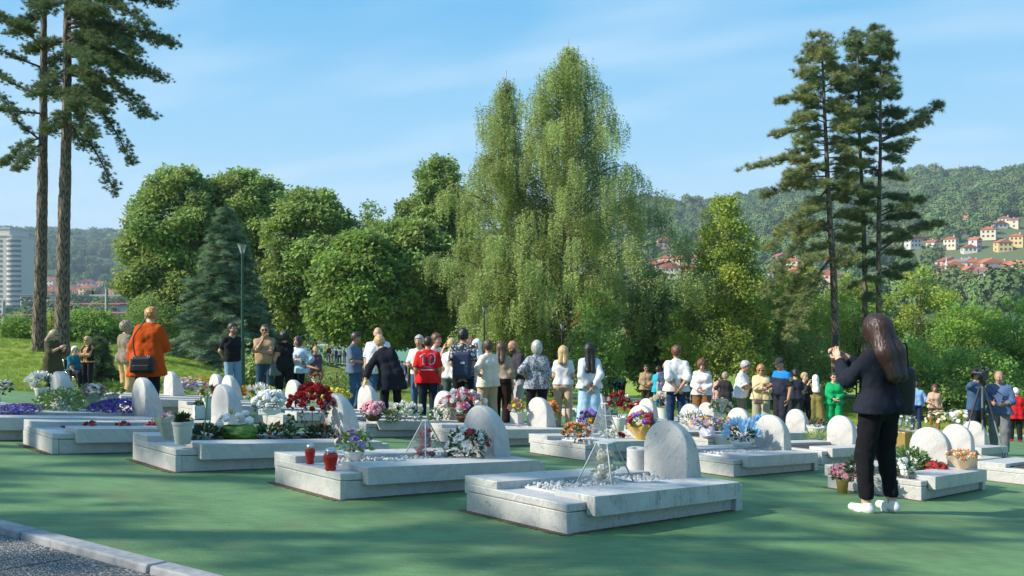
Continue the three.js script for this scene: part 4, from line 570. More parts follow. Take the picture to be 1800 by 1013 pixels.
posy(816, 742, .24, 'large arrangement of white and dusty pink roses in basket', 'flower basket', ['bowl', 'brown', 34, 12], 70, 52, 'grey', [['rose', 'white', 11, 18], ['rose', 'pink', 7, 17], ['ruffle', 'crimson', 6, 10], ['daisy', 'lilac', 8, 8]], { n: 220 }); posy(784, 738, .24, 'blush roses and pale spray right of the boy in red', 'bouquet', null, 32, 44, 'grey', [['rose', 'rose', 7, 13], ['rose', 'white', 5, 11]]); posy(765, 740, .24, 'white sprig bunch behind the boy in red', 'bouquet', null, 24, 24, 'green', [['daisy', 'white', 10, 8]]);
posy(909, 747, S, 'square marble pot with yellow and pink flowers', 'flower pot', ['box', 'marble', 18, 22], 24, 26, 'yellow', [['tulip', 'pink', 4, 11], ['daisy', 'yellow', 7, 7]]); posy(968, 740, S, 'orange marigolds behind the grey-bobbed woman', 'flowers', null, 32, 40, 'yellow', [['ruffle', 'orange', 14, 9]]);
posy(1011, 774, S, 'peach rose bouquet with green leaves on gravel grave', 'bouquet', null, 46, 36, 'green', [['rose', 'peach', 17, 12]]); posy(1034, 766, S, 'dark mixed bouquet with one yellow bloom and purple ribbon', 'bouquet', ['cone', 'lilac', 36, 20], 34, 36, 'dark', [['rose', 'yellow', 2, 15], ['ruffle', 'violet', 9, 9], ['ruffle', 'crimson', 5, 8]]);
posy(1088, 757, .24, 'white pot of crimson roses with tall leaves', 'flower pot', ['pot', 'white', 24, 24], 48, 46, 'dark', [['rose', 'crimson', 10, 14], ['rose', 'white', 2, 14]], { low: .8 }); posy(1091, 768, S, 'single red bloom lying on the gravel', 'flower', null, 10, 6, 'dark', [['ruffle', 'red', 2, 11]], { n: 12, name: 'fallen_flower' }); posy(1068, 766, S, 'tiny white sprigs scattered on gravel beside red bloom', 'flowers', null, 30, 12, 'grey', [['daisy', 'white', 16, 5]], { n: 40 });
posy(1128, 774, S, 'gold-paper bouquet of yellow, violet and dark red flowers', 'bouquet', ['cone', 'paper', 52, 28], 48, 34, 'green', [['rose', 'yellow', 4, 11], ['ruffle', 'violet', 6, 11], ['ruffle', 'crimson', 6, 10], ['rose', 'orange', 4, 9]]); posy(1118, 728, S, 'red and orange bunch beside the sunlit stone', 'bouquet', null, 44, 24, 'fresh', [['rose', 'red', 8, 9], ['rose', 'orange', 8, 9], ['daisy', 'white', 6, 8]]);
posy(1167, 744, .02, 'tall white vase of cream and violet roses', 'flower vase', ['vase', 'white', 28, 28], 42, 30, 'green', [['rose', 'cream', 13, 12], ['daisy', 'lilac', 7, 8]]); posy(1215, 756, S, 'white lilies with broad leaves beside wrapped spray', 'bouquet', null, 44, 36, 'grey', [['lily', 'white', 10, 14], ['rose', 'white', 4, 10]]); posy(1242, 766, S, 'lilac cellophane-wrapped spray lying flat', 'bouquet', ['wrap', 'lilac', 60, 18], 54, 18, 'grey', [['daisy', 'peach', 10, 9], ['daisy', 'lilac', 10, 9]]);
posy(1268, 748, .24, 'tall stand of cream blooms before the brown trousers', 'bouquet', ['vase', 'white', 16, 22], 38, 28, 'green', [['rose', 'cream', 11, 10], ['rose', 'white', 6, 9]]); posy(1276, 764, S, 'green spray with peach buds behind blue flowers', 'bouquet', null, 58, 34, 'dark', [['rose', 'peach', 8, 9], ['daisy', 'white', 8, 9]], { n: 240 });
posy(1303, 787, S, 'white bowl with pale turquoise blooms', 'flower bowl', ['bowl', 'white', 40, 13], 50, 34, 'dark', [['lily', 'sky', 14, 19]]); posy(1341, 785, S, 'white bowl with brighter blue blooms and lilac tops', 'flower bowl', ['bowl', 'white', 34, 12], 52, 40, 'dark', [['lily', 'blue', 16, 19], ['daisy', 'lilac', 5, 9]]);
posy(1436, 768, .24, 'fluted white planter with dark leaves before the khaki coat', 'planter', ['pot', 'white', 34, 19], 32, 14, 'dark', [['ruffle', 'crimson', 4, 4]]); posy(1440, 778, .2, 'arching yellow-green grass beneath the white planter', 'plant', null, 46, 22, 'yellow', [], { name: 'ornamental_grass', n: 170, len: .12, wid: .12 }); posy(1482, 777, .2, 'lavender cushion in front of the round grey stone', 'flowers', null, 56, 20, 'dark', [['daisy', 'violet', 150, 5], ['daisy', 'lilac', 60, 5]], { name: 'lavender', n: 140, len: .03 });
posy(1481, 866, .01, 'pink flowers in gold foil pot on the green court', 'flower pot', ['pot', 'gold', 22, 24], 42, 28, 'grey', [['ruffle', 'pink', 16, 9], ['daisy', 'rose', 10, 8]]); posy(1512, 838, .2, 'dark leafy plant left of the dark trousers', 'plant', null, 40, 40, 'dark', [], { name: 'bedding_plant', n: 200 }); posy(1600, 826, .2, 'dense green fern-like plant before the sunlit stone', 'plant', null, 62, 50, 'green', [], { name: 'bedding_plant', n: 420, len: .05 });
posy(1588, 836, .22, 'white carnations below the dense green plant', 'bouquet', null, 30, 34, 'green', [['ruffle', 'white', 13, 10]]); posy(1640, 828, .21, 'low red begonias at the foot of sunlit stone', 'flowers', null, 46, 18, 'dark', [['ruffle', 'red', 20, 7]], { name: 'begonia' }); posy(1692, 826, S, 'cream and peach bouquet in pale paper on grave corner', 'bouquet', ['cone', 'cream', 52, 24], 46, 16, null, [['rose', 'peach', 9, 12], ['rose', 'cream', 7, 11]]);
posy(1586, 788, .02, 'gold square planter with grey-green foliage behind the woman', 'planter', ['box', 'gold', 24, 30], 50, 40, 'grey', [['daisy', 'white', 12, 5]], { n: 220 }); posy(1650, 752, S, 'yellow-green daisies behind the sunlit stone', 'flowers', null, 48, 36, 'yellow', [['daisy', 'cream', 26, 6]]); posy(1690, 750, S, 'heap of white and yellow daisies near tripod', 'flowers', null, 56, 34, 'yellow', [['daisy', 'white', 30, 8], ['daisy', 'yellow', 14, 6]]); posy(1714, 796, .05, 'dark green spray lying beside tripod legs', 'plant', null, 46, 34, 'dark', [], { name: 'fir_spray', n: 160, len: .09, wid: .2 });
// lanterns, pyramids, vase, stakes
{
  const redGlass = mat([.62, .008, .01], .12, { transmission: .55, roughness: .12 }), cap = mat([.62, .62, .6], .3, { metalness: .8 });
  for (const [px, py, w, h, l] of [[545, 815, 18, 34, 'slimmer red glass candle lantern with metal lid'], [581, 826, 26, 38, 'wider red glass candle lantern beside pansy bowl']]) {
    const [x, d] = onPlane(px, py, .2), k = d / F, r = w * k / 2, H = h * k, t = thing('grave_lantern', l, 'lantern', V(x, G(x, d) + .2, -d));
    part('glass', new THREE.LatheGeometry([[0, 0], [.75, 0], [.78, .1], [.7, .16], [1, .5], [.98, .68], [.72, .8], [.7, .82]].map(([a, b]) => new THREE.Vector2(a * r, b * H)), 20), redGlass, t); part('candle', bake(new THREE.CylinderGeometry(r * .5, r * .5, H * .5, 12), { p: [0, H * .3, 0] }), mat([.5, .05, .03], .6), t);
    const c = part('lid', new THREE.LatheGeometry([[.75, .82], [.78, .9], [.7, .92], [.66, 1], [0, 1.02]].map(([a, b]) => new THREE.Vector2(a * r, b * H)), 20), cap, t); for (let i = 0; i < 8; i++) { const a = i * .785; part('vent', box(r * .18, H * .05, .004, [Math.sin(a) * r * .74, H * .87, Math.cos(a) * r * .74], [0, a, 0]), potM.brown, c); }
  }
  const pane = mat([.93, .96, .96], .02, { transmission: .95, ior: 1.5, side: THREE.DoubleSide }), metal = mat([.4, .41, .42], .35, { metalness: .6 });
  for (const [px, py, w, h, top, label, blooms] of [[1064, 852, 84, 74, .3, 'glass pyramid lantern filled with white artificial roses', [['rose', 'white', 16], ['rose', 'cream', 9], ['rose', 'green', 5]]], [748, 804, 62, 64, .12, 'glass pyramid lantern filled with red and pink roses', [['rose', 'red', 12], ['rose', 'pink', 9], ['rose', 'crimson', 5]]], [1062, 772, 44, 62, .2, 'slim glass pyramid behind the nearest headstone vase', [['daisy', 'white', 6]]]]) {
    const [x, d] = onPlane(px, py, .215), k = d / F, a = w * k / 2.3, H = h * k, b = a * top, t = thing('glass_pyramid', label, 'glass lantern', V(x, G(x, d) + .215, -d), TH + .1, 'glass pyramids on the graves'), c0 = [[-1, -1], [1, -1], [1, 1], [-1, 1]];
    for (let i = 0; i < 4; i++) { const [p, q] = [c0[i], c0[(i + 1) % 4]], A = V(p[0] * a, .012, p[1] * a), B = V(q[0] * a, .012, q[1] * a), C = V(q[0] * b, H, q[1] * b), D = V(p[0] * b, H, p[1] * b), g = new THREE.BufferGeometry(); g.setAttribute('position', new THREE.Float32BufferAttribute([A, B, C, A, C, D].flatMap((v) => v.toArray()), 3)); g.computeVertexNormals(); part('pane', g, pane, t); part('edge', bar(A, D, .007, .007, 6), metal, t); part('rail', bar(A, B, .006, .006, 5), metal, t); }
    part('base_plate', box(a * 2, .008, a * 2, [0, .006, 0]), metal, t); part('top_plate', box(b * 2.6, .006, b * 2.6, [0, H + .003, 0]), mat([.6, .62, .6], .3), t);
    const r = rng(px); for (const [s, c, n] of blooms) for (let i = 0; i < n; i++) { const y = Math.pow(r(), 1.5) * .72, q = (a * (1 - y) + b * y) * .62, an = r() * 6.28, f = part('flower', bloom[s], petalMat(c), t); f.position.set(Math.sin(an) * q * r(), .03 + y * H, Math.cos(an) * q * Math.sqrt(r())); f.rotation.set(r() - .5, r() * 6, r() - .5); f.scale.setScalar(a * .6); }
    const lf = leaves(60, a * .6, H * .35, .04, px); lf.translate(0, H * .35, 0); part('leaves', lf, leafTM('grey'), t, 'stuff');
  }
  { const [x, d] = onPlane(1119, 826, .243), k = d / F, r = 17 * k, H = 38 * k, t = thing('marble_vase', 'round white marble vase beside the nearest headstone', 'vase', V(x, G(x, d) + .243, -d)); part('body', boxUV(bake(new THREE.LatheGeometry([[0, 0], [1, 0], [1, .97], [.97, 1], [.45, 1], [.42, .8], [0, .8]].map(([a, b]) => new THREE.Vector2(a * r, b * H)), 28))), marbles[0], t); part('socket', bake(new THREE.CylinderGeometry(r * .4, r * .4, .004, 16), { p: [0, H * .82, 0] }), potM.brown, t); }
  { const [x, d] = onPlane(356, 776, .2), t = thing('plant_stake', 'thin green stake rising from the planted grave', 'stake', V(x, G(x, d) + .2, -d)); part('rod', bar(V(0, -.05, 0), V(.045, .42, 0), .008, .006, 6), mat([.12, .25, .08], .6), t); part('tip', bake(new THREE.SphereGeometry(.009, 8, 6), { p: [.045, .42, 0] }), mat([.12, .25, .08], .6), t); }
}
// ---------- people ----------
// surface of a signed distance field on a grid (naive surface nets), coloured per vertex
function nets(sdf, lo, hi, cell, colour) {
  const nx = Math.ceil((hi[0] - lo[0]) / cell) + 1, ny = Math.ceil((hi[1] - lo[1]) / cell) + 1, nz = Math.ceil((hi[2] - lo[2]) / cell) + 1, f = new Float32Array(nx * ny * nz), B = 4, id = (i, j, k) => (k * ny + j) * nx + i;
  for (let K = 0; K < nz; K += B) for (let J = 0; J < ny; J += B) for (let I = 0; I < nx; I += B) {
    const c = sdf(lo[0] + (I + 1.5) * cell, lo[1] + (J + 1.5) * cell, lo[2] + (K + 1.5) * cell), far = Math.abs(c) > cell * 4.6 + .02;
    for (let k = K; k < Math.min(nz, K + B); k++) for (let j = J; j < Math.min(ny, J + B); j++) for (let i = I; i < Math.min(nx, I + B); i++) f[id(i, j, k)] = far ? c : sdf(lo[0] + i * cell, lo[1] + j * cell, lo[2] + k * cell);
  }
  const vid = new Int32Array(nx * ny * nz).fill(-1), pos = [], idx = [], C = [[0, 0, 0], [1, 0, 0], [0, 1, 0], [1, 1, 0], [0, 0, 1], [1, 0, 1], [0, 1, 1], [1, 1, 1]], E = [[0, 1], [2, 3], [4, 5], [6, 7], [0, 2], [1, 3], [4, 6], [5, 7], [0, 4], [1, 5], [2, 6], [3, 7]];
  for (let k = 0; k < nz - 1; k++) for (let j = 0; j < ny - 1; j++) for (let i = 0; i < nx - 1; i++) {
    let m = 0; for (let c = 0; c < 8; c++) if (f[id(i + C[c][0], j + C[c][1], k + C[c][2])] < 0) m |= 1 << c;
    if (m === 0 || m === 255) continue;
    let x = 0, y = 0, z = 0, n = 0;
    for (const [a, b] of E) { if (((m >> a) & 1) === ((m >> b) & 1)) continue; const fa = f[id(i + C[a][0], j + C[a][1], k + C[a][2])], fb = f[id(i + C[b][0], j + C[b][1], k + C[b][2])], t = clamp(fa / (fa - fb)); x += lerp(C[a][0], C[b][0], t); y += lerp(C[a][1], C[b][1], t); z += lerp(C[a][2], C[b][2], t); n++; }
    vid[id(i, j, k)] = pos.length / 3; pos.push(lo[0] + (i + x / n) * cell, lo[1] + (j + y / n) * cell, lo[2] + (k + z / n) * cell);
  }
  const quad = (a, b, c, d, flip) => { if (a < 0 || b < 0 || c < 0 || d < 0) return; flip ? idx.push(a, c, b, a, d, c) : idx.push(a, b, c, a, c, d); };
  for (let k = 1; k < nz - 1; k++) for (let j = 1; j < ny - 1; j++) for (let i = 1; i < nx - 1; i++) {
    const s = f[id(i, j, k)] < 0;
    if (s !== f[id(i + 1, j, k)] < 0) quad(vid[id(i, j - 1, k - 1)], vid[id(i, j, k - 1)], vid[id(i, j, k)], vid[id(i, j - 1, k)], !s);
    if (s !== f[id(i, j + 1, k)] < 0) quad(vid[id(i - 1, j, k - 1)], vid[id(i, j, k - 1)], vid[id(i, j, k)], vid[id(i - 1, j, k)], s);
    if (s !== f[id(i, j, k + 1)] < 0) quad(vid[id(i - 1, j - 1, k)], vid[id(i, j - 1, k)], vid[id(i, j, k)], vid[id(i - 1, j, k)], !s);
  }
  const g = new THREE.BufferGeometry(); g.setAttribute('position', new THREE.Float32BufferAttribute(pos, 3)); g.setIndex(idx); g.computeVertexNormals();
  if (colour) paint(g, colour); return g;
}
function paint(g, colour) { const p = g.attributes.position, c = new Float32Array(p.count * 3); for (let i = 0; i < p.count; i++) c.set(colour(p.getX(i), p.getY(i), p.getZ(i)), i * 3); g.setAttribute('color', new THREE.BufferAttribute(c, 3)); return g; }
const smin = (a, b, k) => { const h = Math.max(k - Math.abs(a - b), 0) / k; return Math.min(a, b) - h * h * k * .25; };
// field of tapered capsules [a, b, ra, rb]
function capsules(list, k = .035) {
  const L = list.map(([a, b, ra, rb]) => { const x = b.x - a.x, y = b.y - a.y, z = b.z - a.z; return [a.x, a.y, a.z, x, y, z, 1 / Math.max(x * x + y * y + z * z, 1e-9), ra, rb - ra]; });
  return (x, y, z) => { let d = 9; for (const q of L) { const px = x - q[0], py = y - q[1], pz = z - q[2], t = clamp((px * q[3] + py * q[4] + pz * q[5]) * q[6]), ex = px - q[3] * t, ey = py - q[4] * t, ez = pz - q[5] * t; d = smin(d, Math.sqrt(ex * ex + ey * ey + ez * ez) - q[7] - q[8] * t, k); } return d; };
}
function boxOf(list, pad) { const lo = [9, 9, 9], hi = [-9, -9, -9]; for (const [a, b, ra, rb] of list) for (const [p, r] of [[a, ra], [b, rb]]) [p.x, p.y, p.z].forEach((v, i) => { lo[i] = Math.min(lo[i], v - r - pad); hi[i] = Math.max(hi[i], v + r + pad); }); return [lo, hi]; }
const ell = (x, y, z, a, b, c) => { const k = Math.sqrt(x * x / a / a + y * y / b / b + z * z / c / c), g = Math.sqrt(x * x / a ** 4 + y * y / b ** 4 + z * z / c ** 4); return g < 1e-9 ? -Math.min(a, b, c) : k * (k - 1) / g; };
const seg3 = (x, y, z, a, b, ra, rb) => { const dx = b[0] - a[0], dy = b[1] - a[1], dz = b[2] - a[2], t = clamp(((x - a[0]) * dx + (y - a[1]) * dy + (z - a[2]) * dz) / (dx * dx + dy * dy + dz * dz)); return Math.hypot(x - a[0] - dx * t, y - a[1] - dy * t, z - a[2] - dz * t) - lerp(ra, rb, t); };
// head, 23 cm from chin to crown, origin at its middle, facing +z
const cranium = (x, y, z) => smin(ell(x, y - .022, z + .012, .077, .093, .098), ell(x, y + .03, z - .016, .062, .086, .078), .03);
function headField(x, y, z) {
  const ax = Math.abs(x); let d = smin(cranium(x, y, z), ell(x, y + .088, z - .045, .036, .028, .034), .03);
  d = smin(d, seg3(x, y, z, [0, .012, .09], [0, -.03, .108], .008, .015), .014); d = smin(d, seg3(ax, y, z, [.008, .03, .083], [.05, .027, .068], .012, .01), .015); d = smin(d, ell(ax - .045, y + .03, z - .055, .024, .022, .024), .02);
  d = -smin(-d, Math.hypot(ax - .031, y - .006, z - .105) - .02, .012); d = Math.min(d, Math.hypot(ax - .031, y - .006, z - .074) - .014);
  d = smin(d, seg3(ax, y, z, [0, -.054, .092], [.022, -.056, .08], .008, .005), .006); d = smin(d, seg3(ax, y, z, [0, -.068, .09], [.018, -.066, .081], .009, .005), .005);
  return smin(d, ell(ax - .078, y + .006, z + .006, .011, .033, .02), .008);
}
const faceColour = (skin, hair, beard) => (x, y, z) => {
  const ax = Math.abs(x); if (Math.hypot(ax - .031, y - .006, z - .076) < .0165 && z > .078) return Math.hypot(ax - .031, y - .006) < .007 ? [.02, .015, .01] : [.55, .52, .5];
  if (z > .055 && ax > .012 && ax < .055 && Math.abs(y - .033) < .0065) return hair.map((v, i) => lerp(v, skin[i], .35)); if (z > .072 && Math.abs(y + .061) < .013 && ax < .025) return [skin[0] * .8, skin[1] * .5, skin[2] * .5];
  if (beard && z > .0 && y < -.035 && !(ax < .02 && y > -.05)) return hair.map((v, i) => lerp(v, skin[i], .4)); return skin;
};
const headGeo = memo('head', () => nets(headField, [-.105, -.135, -.125], [.105, .13, .145], .0098));
// hair fields
const hairKinds = {
  short: { f: (x, y, z) => { const h = lerp(-.062, .064, smooth(-.06, .062, z)), w = .007 * n3(x * 42, y * 34, z * 42) + .004 * n3(x * 90, y * 60, z * 90); return Math.max(cranium(x, y, z) - .02 + w - .006 * smooth(.03, .1, y), h - y + .01 * n3(x * 30, 0, z * 30), y < .02 && z > .01 ? z - .022 : -1); } },
  buzz: { f: (x, y, z) => { const h = lerp(-.06, .07, smooth(-.05, .06, z)); return Math.max(cranium(x, y, z) - .006, h - y); } },
  ring: { f: (x, y, z) => Math.max(cranium(x, y, z) - .009, lerp(-.06, .03, smooth(-.08, .03, z)) - y, y - .03, z - .03) },
  curly: { f: (x, y, z) => { const w = .016 * n3(x * 30, y * 30, z * 30) + .006 * n3(x * 80, y * 80, z * 80); return Math.max(cranium(x, y - .005, z + .012) - .036 + w, -ell(x, y + .045, z - .1, .06, .105, .09), -.075 - y); } },
  bob: { f: (x, y, z) => { const w = .004 * n3(x * 70, y * 12, z * 70); return Math.max(smin(cranium(x, y - .004, z) - .02, ell(x, y + .035, z + .025, .098, .11, .095), .04) + w, -ell(x, y + .05, z - .105, .056, .11, .09), -.125 - y); } },
  long: (L) => ({ f: (x, y, z) => { const w = .005 * n3(x * 60, y * 7, z * 60), b = seg3(Math.abs(x), y, z, [.03, 0, -.05], [.045, -L, -.145], .07, .05); return Math.max(smin(cranium(x, y - .004, z) - .018, b, .05) + w, -ell(x, y + .05, z - .11, .055, .12, .09)); }, lo: -L - .06 }),
  mane: { f: (x, y, z) => { const ax = Math.abs(x), w = .003 * n3(x * 60, y * 3, z * 60) + .003 * n3(x * 130, y * 4, z * 130), b = smin(seg3(ax, y, z, [.03, .0, -.045], [.06, -.2, -.11], .08, .078), seg3(ax, y, z, [.06, -.2, -.11], [.04, -.4, -.165], .078, .06), .06); return Math.max(smin(cranium(x, y - .004, z) - .022, b, .06) + w, -ell(x, y + .05, z - .12, .06, .16, .09)); }, lo: -.5 },
  bun: { f: (x, y, z) => smin(hairKinds.short.f(x, y, z), Math.hypot(x, y + .01, z + .115) - .038 + .004 * n3(x * 60, y * 60, z * 60), .02) },
  hijab: { f: (x, y, z) => { const w = .004 * n3(x * 14, y * 14, z * 14), r = smin(cranium(x, y, z) - .02, seg3(x, y, z, [0, -.06, -.005], [0, -.26, -.02], .085, .15), .05); return Math.max(r + w, -Math.max(ell(x, y + .02, z - .1, .054, .082, .07), 0 * y), -.285 - y); }, lo: -.3 },
};
hairKinds.scarf = { f: (x, y, z) => { const w = .005 * n3(x * 12, y * 9, z * 14), r = smin(cranium(x, y, z) - .02, seg3(x, y, z, [0, -.05, -.03], [0, -.36, -.09], .09, .13), .06); return Math.max(r + w, -ell(x, y + .02, z - .1, .056, .085, .07), -.42 - y); }, lo: -.44 };
const hairGeo = (kind, cell) => memo('hair' + kind + cell, () => { const h = kind.startsWith('long') ? hairKinds.long(+kind.slice(4)) : hairKinds[kind]; return nets(h.f, [-.2, h.lo ?? -.16, -.27], [.2, .165, .16], cell); });
// hand along +y from the wrist, palm facing +z, thumb on +x; curl bends the fingers towards the palm
const handGeo = (curl) => memo('hand' + curl, () => {
  const l = [bake(new THREE.SphereGeometry(1, 10, 8), { p: [0, .045, 0], s: [.039, .052, .016] })];
  const chain = (p, dir, n, lens, r0, bend) => { let a = p.clone(), d = dir.clone(); lens.forEach((len, i) => { const b = a.clone().addScaledVector(d, len), r = r0 * (1 - i * .1), g = new THREE.CapsuleGeometry(r, len, 2, 7); g.applyMatrix4(M4(a.clone().add(b).multiplyScalar(.5), new THREE.Quaternion().setFromUnitVectors(UP, d), 1)); l.push(g); a = b; d = d.clone().applyAxisAngle(n, bend); }); };
  [[-.029, .082, .026, .0075], [-.010, .092, .032, .0085], [.010, .094, .033, .0088], [.029, .088, .030, .0085]].forEach(([x, y, s, r], i) => chain(V(x, y - .008, .002), V(x * 1.2, 1, curl * .25).normalize(), V(1, 0, 0), [s * 1.2, s * .85, s * .65], r, curl * (.95 + i * .04)));
  chain(V(.03, .025, .006), V(.75, .62, .25).normalize(), V(-.3, .3, -1).normalize(), [.034, .028, .022], .0105, -.35 * curl - .1);
  const g = mergeGeometries(l.map((x) => { x.deleteAttribute('uv'); return x; })); return g;
});
const skins = { fair: [.56, .33, .235], mid: [.48, .265, .175], tan: [.39, .2, .125], pale: [.62, .40, .31] };
const hairC = { black: [.012, .010, .010], dark: [.028, .018, .014], brown: [.075, .04, .022], auburn: [.12, .045, .022], deep: [.034, .014, .011], blond: [.42, .29, .13], ash: [.33, .25, .16], ginger: [.36, .18, .055], grey: [.36, .35, .34], white: [.62, .61, .58] };
const clothM = memo('cloth', () => mat([1, 1, 1], .9, { vertexColors: true, specularIntensity: .4 })), skinM = memo('skin', () => mat([1, 1, 1], .55, { vertexColors: true })), hairM = memo('hairm', () => mat([1, 1, 1], .48, { vertexColors: true }));
const patterns = {
  plaid: (a, b) => (x, y, z) => { const u = Math.atan2(x, z) * .16, s = (Math.abs((u * 22) % 1) < .22 ? .5 : 0) + (Math.abs((y * 22) % 1) < .22 ? .5 : 0); return a.map((v, i) => lerp(v, b[i], s)); },
  dots: (a, b) => (x, y, z) => n3(x * 55, y * 38, z * 55) > .15 ? b : a, floral: (a, b) => (x, y, z) => n3(x * 20, y * 20, z * 20) > .28 ? b : a, tweed: (a, b) => (x, y, z) => { const k = .5 + .5 * n3(x * 80, y * 80, z * 80); return a.map((v, i) => lerp(v, b[i], k)); },
};
const colourOf = (c) => (typeof c === 'function' ? c : () => c);
function ik(S, T, l1, l2, pole) { const d = T.clone().sub(S); let L = d.length(); const mx = (l1 + l2) * .995; if (L > mx) { d.multiplyScalar(mx / L); L = mx; T = S.clone().add(d); } const a = (l1 * l1 - l2 * l2 + L * L) / (2 * L), h = Math.sqrt(Math.max(0, l1 * l1 - a * a)), u = d.clone().divideScalar(L), p = pole.clone().addScaledVector(u, -pole.dot(u)).normalize(); return [S.clone().addScaledVector(u, a).addScaledVector(p, h), T]; }
const poses = { down: [.235, .86, .04, .4, 0, -1], behind: [.04, .93, -.19, 1, .1, -.5], front: [.035, 1.0, .21, 1, -.2, -.6], crossed: [-.11, 1.17, .2, .9, -.5, 0], hip: [.18, 1.0, .02, 1, .2, -.6], phone: [.07, 1.26, .3, .6, -1, -.2], high: [.06, 1.5, .34, .5, -1, 0], chin: [.02, 1.42, .2, .5, -1, .2], hold: [.12, 1.08, .28, .6, -1, -.3], pocket: [.2, .93, .08, 1, 0, -.5], lap: [.14, .72, .36, .7, -.4, -.3] };
let peopleMade = 0;
function person(o) {
  const k = o.h / 1.72, fem = o.sex !== 'm', cell = o.cell ?? .0215, seed = ++peopleMade * 17.3, d = o.d ?? depthOf(o.px, o.top, o.h * (o.sit ? .76 : 1) - (o.stoop ?? 0)), x = xAt(o.px, d);
  const t = thing('person', o.label, 'person', V(x, G(x, d) + (o.lift ?? 0), -d), (o.rot ?? 180) * Math.PI / 180, o.group), skin = skins[o.skin ?? 'mid'], hc = hairC[o.hc ?? 'brown'], fat = o.fat ?? 0;
  const P = (a, b, c) => V(a * k, b * k, c * k), lean = (o.lean ?? 0) * Math.PI / 180, pivot = P(0, .95, 0), bendQ = Q(lean, (o.twist ?? 0) * Math.PI / 180, (o.tilt ?? 0) * Math.PI / 180), U = (a, b, c) => P(a, b, c).sub(pivot).applyQuaternion(bendQ).add(pivot);
  const sit = !!o.sit, sitY = sit ? -.42 : 0, hipY = sit ? .52 : .93, up = (a, b, c) => { const v = U(a, b, c); v.y += sitY * k; return v; };
  const sw = fem ? .142 : .168, hw = fem ? .1 : .09;
  // joints
  const sh = [1, -1].map((s) => up(s * sw, 1.375, -.015)), wr = [], el = [];
  [o.armL ?? o.arms ?? 'down', o.armR ?? o.arms ?? 'down'].forEach((a, i) => { const s = i ? -1 : 1, q = Array.isArray(a) ? a : poses[a], target = (o.world && Array.isArray(a)) ? P(s * q[0], q[1], q[2]) : up(s * q[0], q[1], q[2]), [e, w] = ik(sh[i], target, .285 * k, .25 * k, V(s * q[3], q[4], q[5])); el.push(e); wr.push(w); });
  const hip = [1, -1].map((s) => P(s * hw, hipY, 0)), st = o.stride ?? .03, kn = [], an = [];
  [1, -1].forEach((s, i) => { const foot = sit ? P(s * .1, .09, .42) : P(s * (hw + (o.stance ?? .015)), .08, s * st), [a, b] = ik(hip[i], foot, (sit ? .44 : .43) * k, (sit ? .43 : .424) * k, V(s * .12, 0, 1)); kn.push(a); an.push(b); });
  const gsh = (s, f = 0) => up(s * (sw - .04), 1.35, -.012 + f);
  const torso = (e, ex = 0) => [[gsh(1), gsh(-1), (.068 + e * .7) * k, (.068 + e * .7) * k], [gsh(1), up(.025, 1.44, -.015), (.045 + e * .4) * k, (.05 + e * .3) * k], [gsh(-1), up(-.025, 1.44, -.015), (.045 + e * .4) * k, (.05 + e * .3) * k], [up(.07, 1.26, .005), up(-.07, 1.26, .005), (.1 + e + fat * .03) * k, (.1 + e + fat * .03) * k], [up(.075, 1.27, .01), up(.055, 1.08, .005), (.105 + e) * k, ((fem ? .084 : .1) + e + fat * .05 + ex * .4) * k], [up(-.075, 1.27, .01), up(-.055, 1.08, .005), (.105 + e) * k, ((fem ? .084 : .1) + e + fat * .05 + ex * .4) * k], [up(.055, 1.08, .005), P(hw * .8, hipY + .01, -.01), ((fem ? .084 : .1) + e + fat * .05 + ex * .4) * k, ((fem ? .112 : .1) + e + ex) * k], [up(-.055, 1.08, .005), P(-hw * .8, hipY + .01, -.01), ((fem ? .084 : .1) + e + fat * .05 + ex * .4) * k, ((fem ? .112 : .1) + e + ex) * k], ...(fat ? [[up(0, 1.1, .05), up(0, 1.02, .05), (.1 + e) * k * (1 + fat * .3), (.1 + e) * k * (1 + fat * .3)]] : []), ...(fem ? [[up(.07, 1.245, .075), up(-.07, 1.245, .075), (.062 + e) * k, (.062 + e) * k]] : [])];
  const arm = (i, e, t0 = 1) => { const A = sh[i], B = el[i], C = wr[i]; return t0 <= .5 ? [[A, A.clone().lerp(B, t0 * 2), (.048 + e * .8) * k, lerp(.048, .042, t0 * 2) * k + e * k * 1.25]] : [[A, B, (.048 + e * .8) * k, (.041 + e) * k], [B, B.clone().lerp(C, (t0 - .5) * 2), (.043 + e) * k, lerp(.041, .03, (t0 - .5) * 2) * k + e * k]]; };
  const leg = (i, e, a, flare = 0) => [[hip[i], kn[i], ((fem ? .088 : .085) + e) * k, (.058 + e + flare * .3) * k], [kn[i], an[i].clone().lerp(kn[i], a), (.058 + e + flare * .3) * k, lerp(.038, .056, a) * k + (e + flare) * k]];
  const neck = up(0, 1.44, -.005), headQ = bendQ.clone().multiply(Q((o.nod ?? 0) * Math.PI / 180, (o.look ?? 0) * Math.PI / 180, (o.cock ?? 0) * Math.PI / 180)), hs = k * 1.02 * (o.small ? 1.08 : 1), headC = up(0, 1.49, .005).add(V(0, .115 * k, .018 * k).applyQuaternion(headQ));
  const headM = M4(headC, headQ, hs);
  const fold = (amp) => (x, y, z) => amp * (.6 * n3(x * 8 + seed, y * 7, z * 8) + .4 * n3(x * 19 + seed, y * 15, z * 19));
  const mesh = (name, bones, colour, material, parent, { cut, amp = 0, c = cell, kk = .03 } = {}) => {
    const f = capsules(bones, kk * k), w = amp ? fold(amp) : null, [lo, hi] = boxOf(bones, .03);
    return part(name, nets((x, y, z) => { let v = f(x, y, z); if (w && Math.abs(v) < .04) v += w(x, y, z); if (cut) v = Math.max(v, cut(x, y, z)); return v; }, lo, hi, c, colourOf(colour)), material, parent);
  };
